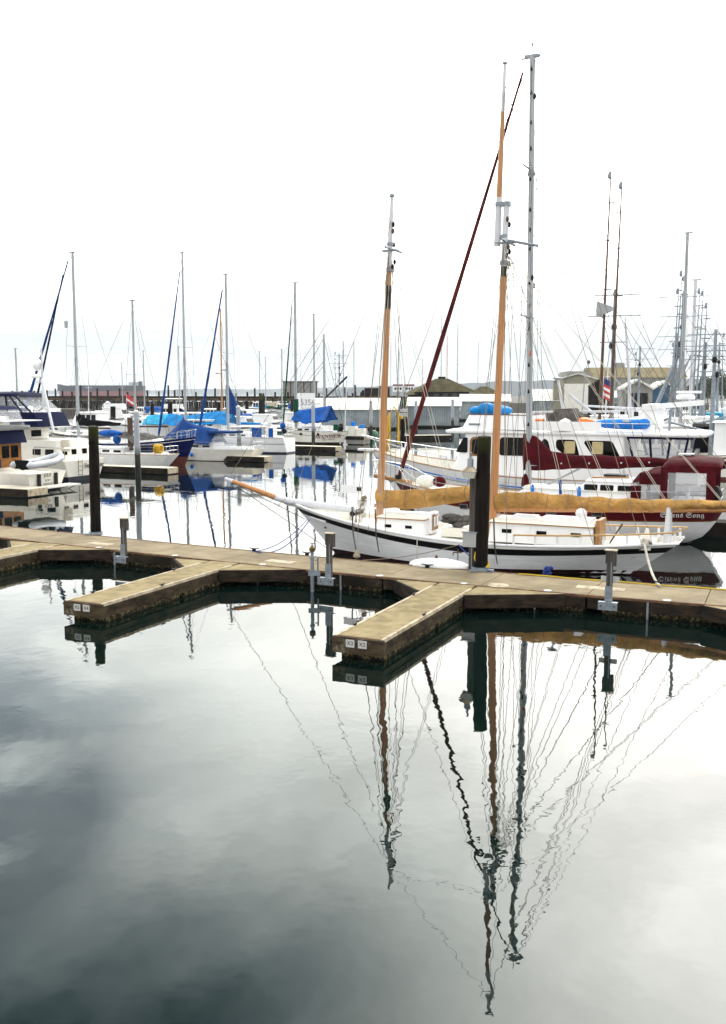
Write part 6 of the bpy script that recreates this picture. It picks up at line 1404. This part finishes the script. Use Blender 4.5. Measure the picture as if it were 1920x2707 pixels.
P_ = atY(1280, 1026, 280); T = thing('pavilion', 'small dark roofed house right of the burgundy furled sail', 'house', (P_.x, 280, 3.2), R(8)); MB().box(-3, 3, -3, 3, 0, 2.4).build('wall', 'wall_grey', T); b = MB(); b.loft([[(-4, -4, 2.3), (4, -4, 2.3), (4, 4, 2.3), (-4, 4, 2.3)], [(-1, -.3, 4.4), (1, -.3, 4.4), (1, .3, 4.4), (-1, .3, 4.4)]]); b.build('roof', 'roof_moss', T)
# ferry like pale blocks
for px, lab in ((1052, 'pale two decked ferry house with red roof trim, nearer the foremast'), (1082, 'pale two decked ferry house with red roof trim, nearer the pavilion')):
    P_ = atY(px, 1025, 420); T = thing('ferry', lab, 'ferry', (P_.x, 420, 3), 0, 'ferry houses at the far pier')
    MB().box(-2.2, 2.2, -3, 3, 0, 3.2).build('lower_deck', 'ship_grey', T); MB().box(-2.0, 2.0, -2.6, 2.6, 3.25, 5.6).build('upper_deck', 'gel_white', T); MB().box(-2.1, 2.1, -2.7, 2.7, 5.61, 6.3).build('roof_trim', 'ship_red', T)
    for k in range(3): MB().box(-1.5+k*1.1, -.7+k*1.1, -2.66, -2.604, 4, 5).build('window', 'glass_grey', T)
# land
def hill(name, x0, x1, Y, prof, dep, m='hill_forest', seed=1, base=-5):
    q = random.Random(seed); b = MB(); n = 90; rings = []
    for i in range(n+1):
        t = i/n; x = x0+(x1-x0)*t; j = t*(len(prof)-1); k = min(int(j), len(prof)-2); f = j-k; f = f*f*(3-2*f); h = prof[k]*(1-f)+prof[k+1]*f
        h *= 1+.035*q.uniform(-1, 1)+.03*math.sin(i*.7)
        rings.append([(x, Y-dep*.3, base), (x, Y-dep*.12, h*.55), (x, Y, h), (x, Y+dep, h*.6), (x, Y+dep*1.2, base)])
    b.loft(rings, False, False); return struct(b.build(name, m, None, True))
hill('hills', -350, 2400, 6000, [2, 28, 45, 38, 62, 72, 76, 64, 70, 84, 92, 85], 500, seed=2)
hill('far_shore', -4200, 500, 9800, [4, 14, 22, 30, 24, 40, 34, 46, 60, 52], 600, seed=5)
hill('hills_right', 1800, 4200, 4600, [60, 90, 110, 120, 130], 500, seed=8)
b = MB(); b.loft([[(30, 262, -1), (34, 265, 3.2), (40, 700, 3.4), (40, 705, -1)], [(520, 200, -1), (520, 204, 3.2), (700, 700, 3.4), (700, 705, -1)]], False, False); b.build('ground', 'asphalt')
struct(bpy.data.objects['ground']); struct
# foliage
def leafy(b, c, r, n, q, s=.35):
    for _ in range(n):
        while True:
            p = Vector((q.uniform(-1, 1), q.uniform(-1, 1), q.uniform(-1, 1)))
            if .25 < p.length < 1: break
        p = Vector((c[0]+p.x*r[0], c[1]+p.y*r[1], c[2]+p.z*r[2])); a = Vector((q.uniform(-1, 1), q.uniform(-1, 1), q.uniform(-1, 1))).normalized(); u = a.orthogonal().normalized(); w = a.cross(u)
        k = s*q.uniform(.6, 1.4); b.add([p+u*k, p+w*k*.6, p-u*k, p-w*k*.6], [(0, 1, 2, 3)])
q = random.Random(31)
for k in range(9):
    px = 1072+k*14; P_ = atY(px, 1030, 250+k%3*4); T = thing('shrub', 'green shrub in the hedge on the bank below the pavilion', 'shrub', (P_.x, P_.y, 2.6), 0, 'hedge shrubs below the pavilion')
    b = MB(); leafy(b, (0, 0, .9), (1.4, 1.2, .95), 260, q, .22); b.build('foliage', 'bush_leaf', T, fix=False); MB().tube([(0, 0, -.8), (0, 0, .6)], .08, 5).build('stem', 'bark', T)
for k, (px, py, Y, r_) in enumerate(((1872, 1022, 420, 5), (1890, 1015, 430, 6.5), (1908, 1020, 410, 6), (1925, 1018, 440, 7), (1858, 1024, 450, 4.5), (1842, 1026, 440, 4), (1940, 1015, 430, 7))):
    P_ = atY(px, py, Y); T = thing('tree', ('dark round tree on the right shore', 'tallest dark tree on the right shore')[k == 1], 'tree', (P_.x, P_.y, 3), 0, 'trees on the right shore')
    b = MB()
    for j in range(7): leafy(b, (q.uniform(-.6, .6)*r_, q.uniform(-.4, .4)*r_, r_*(.7+q.uniform(-.3, .55))), (r_*.5, r_*.5, r_*.42), 170, q, .42)
    b.build('crown', 'tree_leaf', T, fix=False); MB().tube([(0, 0, -1), (.2, 0, r_*.5), (.1, .1, r_)], [.4, .3, .12], 6).build('trunk', 'bark', T)
# bare trees in front of the warehouse
for k, px in enumerate((1700, 1716, 1738, 1752, 1765, 1685)):
    P_ = atY(px, 1040, 330); T = thing('bare_tree', 'leafless grey tree in front of the yellow roofed warehouse', 'tree', (P_.x, P_.y, 3), 0, 'leafless trees before the warehouse')
    b = MB(); b.tube([(0, 0, -1), (0, 0, 3)], [.22, .16], 5)
    for j in range(9):
        a = q.uniform(0, 6.28); h = q.uniform(4, 8.5); s_ = q.uniform(1, 3); b.tube([(0, 0, q.uniform(1.5, 3.2)), (s_*.5*math.cos(a), s_*.5*math.sin(a), h*.6), (s_*math.cos(a), s_*math.sin(a), h)], [.1, .07, .03], 4)
    b.build('branches', 'bark', T)
# ================================================================== cargo ship
T = thing('cargo_ship', 'long dark blue cargo ship with a red bottom anchored on the horizon', 'ship', atY(268, 1037, 2000), 0); T.location.z = 0; T.scale = (.5, .5, .9)
HL = 350
b = MB(); b.loft([[(x, -24*w, z0), (x, 24*w, z0), (x, 26*w, 21+s_), (x, -26*w, 21+s_)] for x, w, z0, s_ in ((-174, .06, 9, 4), (-160, .5, 9, 3), (-140, .95, 9, 0), (140, 1, 9, 0), (172, .9, 9, 0))]); b.build('hull', 'ship_hull', T)
b = MB(); b.loft([[(x, -24*w, -5), (x, 24*w, -5), (x, 24.2*w, 9), (x, -24.2*w, 9)] for x, w in ((-166, .06), (-140, .95), (140, 1), (172, .9))]); b.build('red_bottom', 'ship_red', T)
MB().box(115, 150, -20, 20, 21.1, 29).build('bridge_house', 'ship_grey', T); MB().box(152, 164, -8, 8, 21.1, 31).build('funnel', 'ship_hull', T)
b = MB(); [b.box(x, x+26, -16, 16, 21.1, 22.6) for x in range(-120, 100, 34)]; b.build('hatch_row', 'ship_grey', T); b = MB(); [b.tube([(x, 0, 21), (x, 0, 27)], .9, 5) for x in (-130, -62, 6, 74)]; b.build('deck_cranes', 'ship_grey', T)

# ================================================================== crowded right side
GR = 'boats crowded behind the motor yacht'
def troller(label, px, py, L, poles, mast_top, Y, hd=BOWL, house='gel_white', tilt=0, cross=True, pm='teak_dark', rpx=None):
    P_ = at(px, 1037+CAMH*FPX/Y, 0); P_ = Vector((P_.x, P_.y, 0))
    T = thing('fishing_boat', label, 'fishing boat', P_, hd, GR); B = L*.32
    H = hull(T, L, B, 2.7, 1.6, 1.7, 'gel_warm', tw=.7, ob=1.2, os=.4, n=14, boot=('boot_red', .2), stripes=[('rub_strake', .12, .22, 'teak_dark')], capm='teak_dark')
    side = cabin(T, -.5, L*.3, B*.34, B*.26, 1.5, 3.9, house, fs=.5, over=.2); [window(T, side, rect(x, x+.6, 2.9, 3.5), 'glass_dark') for x in (0, .9, 1.8)]; front_window(T, L*.3-.25, 0, -.6, .6, 2.9, 3.5, sl=.1)
    for ppx, ppy in poles:
        x, z = pl(T, ppx, ppy); b = MB(); b.tube([(x+.35, .2, 1.8), (x+.2, .2, z*.5), (x, .2, z)], [.11, .08, .03] if pm == 'galv' else [.13, .10, .04], 8); o = b.build('trolling_pole', pm, T, True)
        for f in (.62, .78, .9):
            MB().tube([(x-.3, .2, z*f), (x+.3, .2, z*f)], .04, 5).build('pole_fitting', 'plastic_black', o)
        MB().lathe([(.05, 0), (.13, .1), (.13, .3), (.05, .5)], (x+.1, .2, z-.5), 7).build('pole_tip', 'galv', o)
    if mast_top:
        x, z = pl(T, *mast_top); b = MB(); b.tube([(x, 0, 1.6), (x, 0, z)], [.2, .11], 8); o = b.build('mast', 'galv', T, True)
        if cross:
            for f, w in ((.97, 1.9), (.86, 1.9), (.72, 1.0)): MB().tube([(x+w, 0, z*f), (x-w, 0, z*f)], .04, 5).build('crosstree', 'galv', o)
            MB().blob((x, 0, z*.80), (.2, .2, .3), 8, 6).build('mast_light', 'plastic_black', o); MB().blob((x+.2, 0, z*.70), (.15, .15, .24), 8, 6).build('mast_light', 'plastic_black', o)
        rig(T, [((x, 0, z), (L/2-.2, 0, 2.8)), ((x, 0, z), (-L/2+.3, 0, 1.8)), ((x, 0, z*.8), (x+1, B*.45, 1.8)), ((x, 0, z*.8), (x-1, B*.45, 1.8)), ((x, 0, z*.9), (-L/2+1.5, .5, 3.2))], 'wire', .018)
        MB().tube([(x-.2, 0, 3.2), (x-4.2, .1, 4.2)], [.1, .07], 6).build('boom', 'galv', T)
    b = MB(); b.box(-L*.4, -L*.12, -B*.25, B*.25, 1.45, 1.95); b.build('fish_hatch', 'gel_grey', T)
    return T, H
T, H = troller('salmon troller with the two tallest reddish trolling poles', 1640, 0, 13, [(1617, 455), (1646, 482)], (1627, 765), 72)
x, z = pl(T, 1600, 820); b = MB(); b.loft([[(x+.5, .2, z-.5), (x+.5, .7, z-.5), (x+.5, .7, z+.6), (x+.5, .2, z+.6)], [(x-.6, .3, z-.1), (x-.6, .5, z-.1), (x-.6, .5, z+.2), (x-.6, .3, z+.2)]]); b.build('horn_speaker', 'gel_grey', T)
b = MB(); x1, z1 = pl(T, 1653, 838); x2, z2 = pl(T, 1664, 1010); b.tube([(x1, 0, z1), (x2, 0, z2), (x2-.2, 0, 2)], [.06, .12, .2], 8); b.build('raked_mast', 'spar_white', T, True)
T, H = troller('fishing boat with a cluster of thin poles left of the leaning alloy mast', 1810, 0, 14, [(1805, 715), (1813, 728), (1796, 762)], (1808, 770), 80, pm='galv')
x, z = pl(T, 1808, 905); x2, z2 = pl(T, 1738, 1070); MB().tube([(x, 0, z), (x2, .4, z2)], [.14, .18], 7).build('diagonal_boom', 'galv', T); MB().tube([(x-.6, 0, z-1), (x2-.8, .4, z2-.2)], .07, 6).build('diagonal_strut', 'galv', T)
T, H = troller('fishing boat with a pole cluster right of the leaning alloy mast', 1872, 0, 14, [(1852, 762), (1861, 768), (1871, 800)], (1866, 905), 84, pm='galv')
T, H = troller('white fishing boat whose bow points at the picture edge below the pole clusters', 1905, 0, 13, [], (1893, 872), 70, BOWR)
T, H = sailboat('sailboat', 'sailboat with a thick leaning alloy mast standing among the fishing poles', 1990, 1250, 13, BOWL, 4, 1.4, mastpx=(1818, 617), mr=.16, group=GR, full=False)
T, H = sailboat('sailboat', 'sailboat with a plain pale mast directly right of the leaning one', 1960, 1215, 12, BOWL, 4, 1.4, mastpx=(1839, 741), mr=.2, mm='spar_white', group=GR, full=False)
for px, py, L, hd, kw, lab in (
 (1700, 1225, 12, BOWL, dict(house=(-.2, .25, 1.6), zs=1.7), 'white fishing boat with a long pale bow behind the orange floats'),
 (1790, 1205, 12, BOWL, dict(house=(-.1, .28, 2.0), zs=1.7, mastz=10, cat='fishing boat'), 'white work boat with a grey stern panel behind the radar arch'),
 (1880, 1195, 11, BOWL, dict(house=(-.2, .25, 1.9), zs=1.6, fly=True), 'white flybridge boat right of the radar arch'),
 (1925, 1255, 11, BOWL, dict(house=(-.25, .3, 2.0), zs=1.5, cabm='gel_warm', canvas='black_cloth'), 'cream boat with a dark canvas cover behind the burgundy enclosure'),
 (1760, 1160, 12, BOWR, dict(house=(-.2, .3, 1.8), zs=1.5, trim='teak'), 'white troller with a brown trimmed house below the warehouse'),
 (1850, 1150, 12, BOWL, dict(house=(-.2, .25, 1.9), zs=1.5, trim='green_paint'), 'white boat with green trim below the pole clusters'),
 (1920, 1165, 12, BOWL, dict(house=(-.2, .25, 1.8), zs=1.6, canvas='cyan_tarp'), 'white boat with a pale cyan cover at the picture edge'),
 (1905, 1110, 13, BOWL, dict(house=(-.2, .25, 1.8), zs=1.5), 'white cruiser at the picture edge under the dark trees'),
 (1420, 1078, 13, BOWL, dict(house=(-.2, .25, 1.5), canvas='blue_tarp'), 'white cruiser with a blue cover beyond the fourth boathouse'),
 (1365, 1070, 13, BOWL, dict(house=(-.2, .25, 1.6), fly=True), 'white flybridge boat far behind between the two white masts'),
 (1655, 1130, 11, BOWR, dict(house=(-.25, .2, 1.5), zs=1.5), 'white boat under the dark boathouse mouth'),
 (1835, 1100, 13, BOWR, dict(house=(-.2, .2, 1.8), fly=True), 'white flybridge boat in front of the blue walled boathouse'),
):
    cat = kw.pop('cat', None); motorboat('motorboat' if not cat else 'fishing_boat', lab, px, py, L, hd, group=GR, cat=cat or 'motorboat', **kw)
for px, top, py, L, hd, mr, mm, lab in (
 (1168, 834, 1090, 12, BOWL, .13, 'alloy', 'sailboat with a bare mast beyond the boathouses, left of the burgundy furled sail foot'),
 (1211, 853, 1092, 12, BOWL, .14, 'alloy', 'sailboat with a bare mast beyond the boathouses, right of the pavilion'),
 (1183, 890, 1084, 12, BOWR, .14, 'orange_spar', 'sailboat with a tan mast in front of the pavilion'),
 (1265, 905, 1080, 12, BOWL, .1, 'alloy', 'sailboat with a thin mast between the pavilion and the mainmast'),
 (1118, 950, 1086, 12, BOWL, .11, 'orange_spar', 'sailboat with a short tan mast left of the burgundy furled sail'),
 (1055, 930, 1090, 12, BOWR, .1, 'alloy', 'sailboat with a thin mast right of the orange foremast'),
 (1894, 872, 1120, 12, BOWR, .16, 'spar_white', 'sailboat with a white mast near the dark shore trees'),
 (1480, 985, 1070, 12, BOWL, .12, 'spar_white', 'sailboat with a short white mast in front of the tan shed'),
 (1335, 955, 1072, 12, BOWL, .1, 'alloy', 'sailboat with a short mast between the mainmast and the alloy mast'),
): sailboat('sailboat', lab, px+40 if hd == BOWL else px-10, py, L, hd, mastpx=(px, top), mr=mr, mm=mm, group='bare masts beyond the boathouses', full=False, boom=True, covm=('navy_cloth', 'beige_cloth', 'green_cloth')[int(px) % 3])
for k, (px, py, L, poles, mt, Y, hd, lab) in enumerate((
 (1775, 0, 12, [(1783, 905)], (1790, 880), 105, BOWL, 'fishing boat with a short grey mast under the warehouse end'),
 (1915, 0, 12, [(1911, 880)], (1903, 905), 125, BOWR, 'fishing boat with one thin pole at the right picture edge'),
 (1690, 0, 12, [(1684, 930)], (1693, 915), 130, BOWL, 'fishing boat with a low mast between the twin trolling poles and the blue shed'),
 (895, 0, 11, [(905, 925), (884, 930)], (897, 935), 190, BOWR, 'fishing boat with spread poles behind the number board'),
)): troller(lab, px, py, L, poles, mt, Y, hd, pm='galv')
# light pole with gull like lamp
P_ = atY(1555, 960, 200); T = thing('lamp_pole', 'bent lamp pole above the boathouse roofs, left of the twin trolling poles', 'lamp post', (P_.x, 200, 0)); MB().tube([(-1, 0, 1), (-.5, 0, P_.z-1.5), (0, 0, P_.z)], [.12, .1, .06], 6).build('pole', 'galv', T); MB().blob((.1, 0, P_.z+.2), (.35, .25, .4), 8, 6).build('lamp', 'teak_dark', T)

# ------------------------------------------------------------------ air
b = MB(); b.box(-14500, 14500, -400, 15600, -8, 420); hz = struct(b.build('haze', None, mats=['water']), 'stuff')
m = bpy.data.materials.new('sea_air'); m.use_nodes = True; nt = m.node_tree; nt.nodes.remove(nt.nodes['Principled BSDF'])
v = nt.nodes.new('ShaderNodeVolumePrincipled'); v.inputs['Density'].default_value = 8e-5; v.inputs['Color'].default_value = (.86, .92, .98, 1); nt.links.new(v.outputs[0], nt.nodes['Material Output'].inputs['Volume'])
hz.data.materials.clear(); hz.data.materials.append(m)
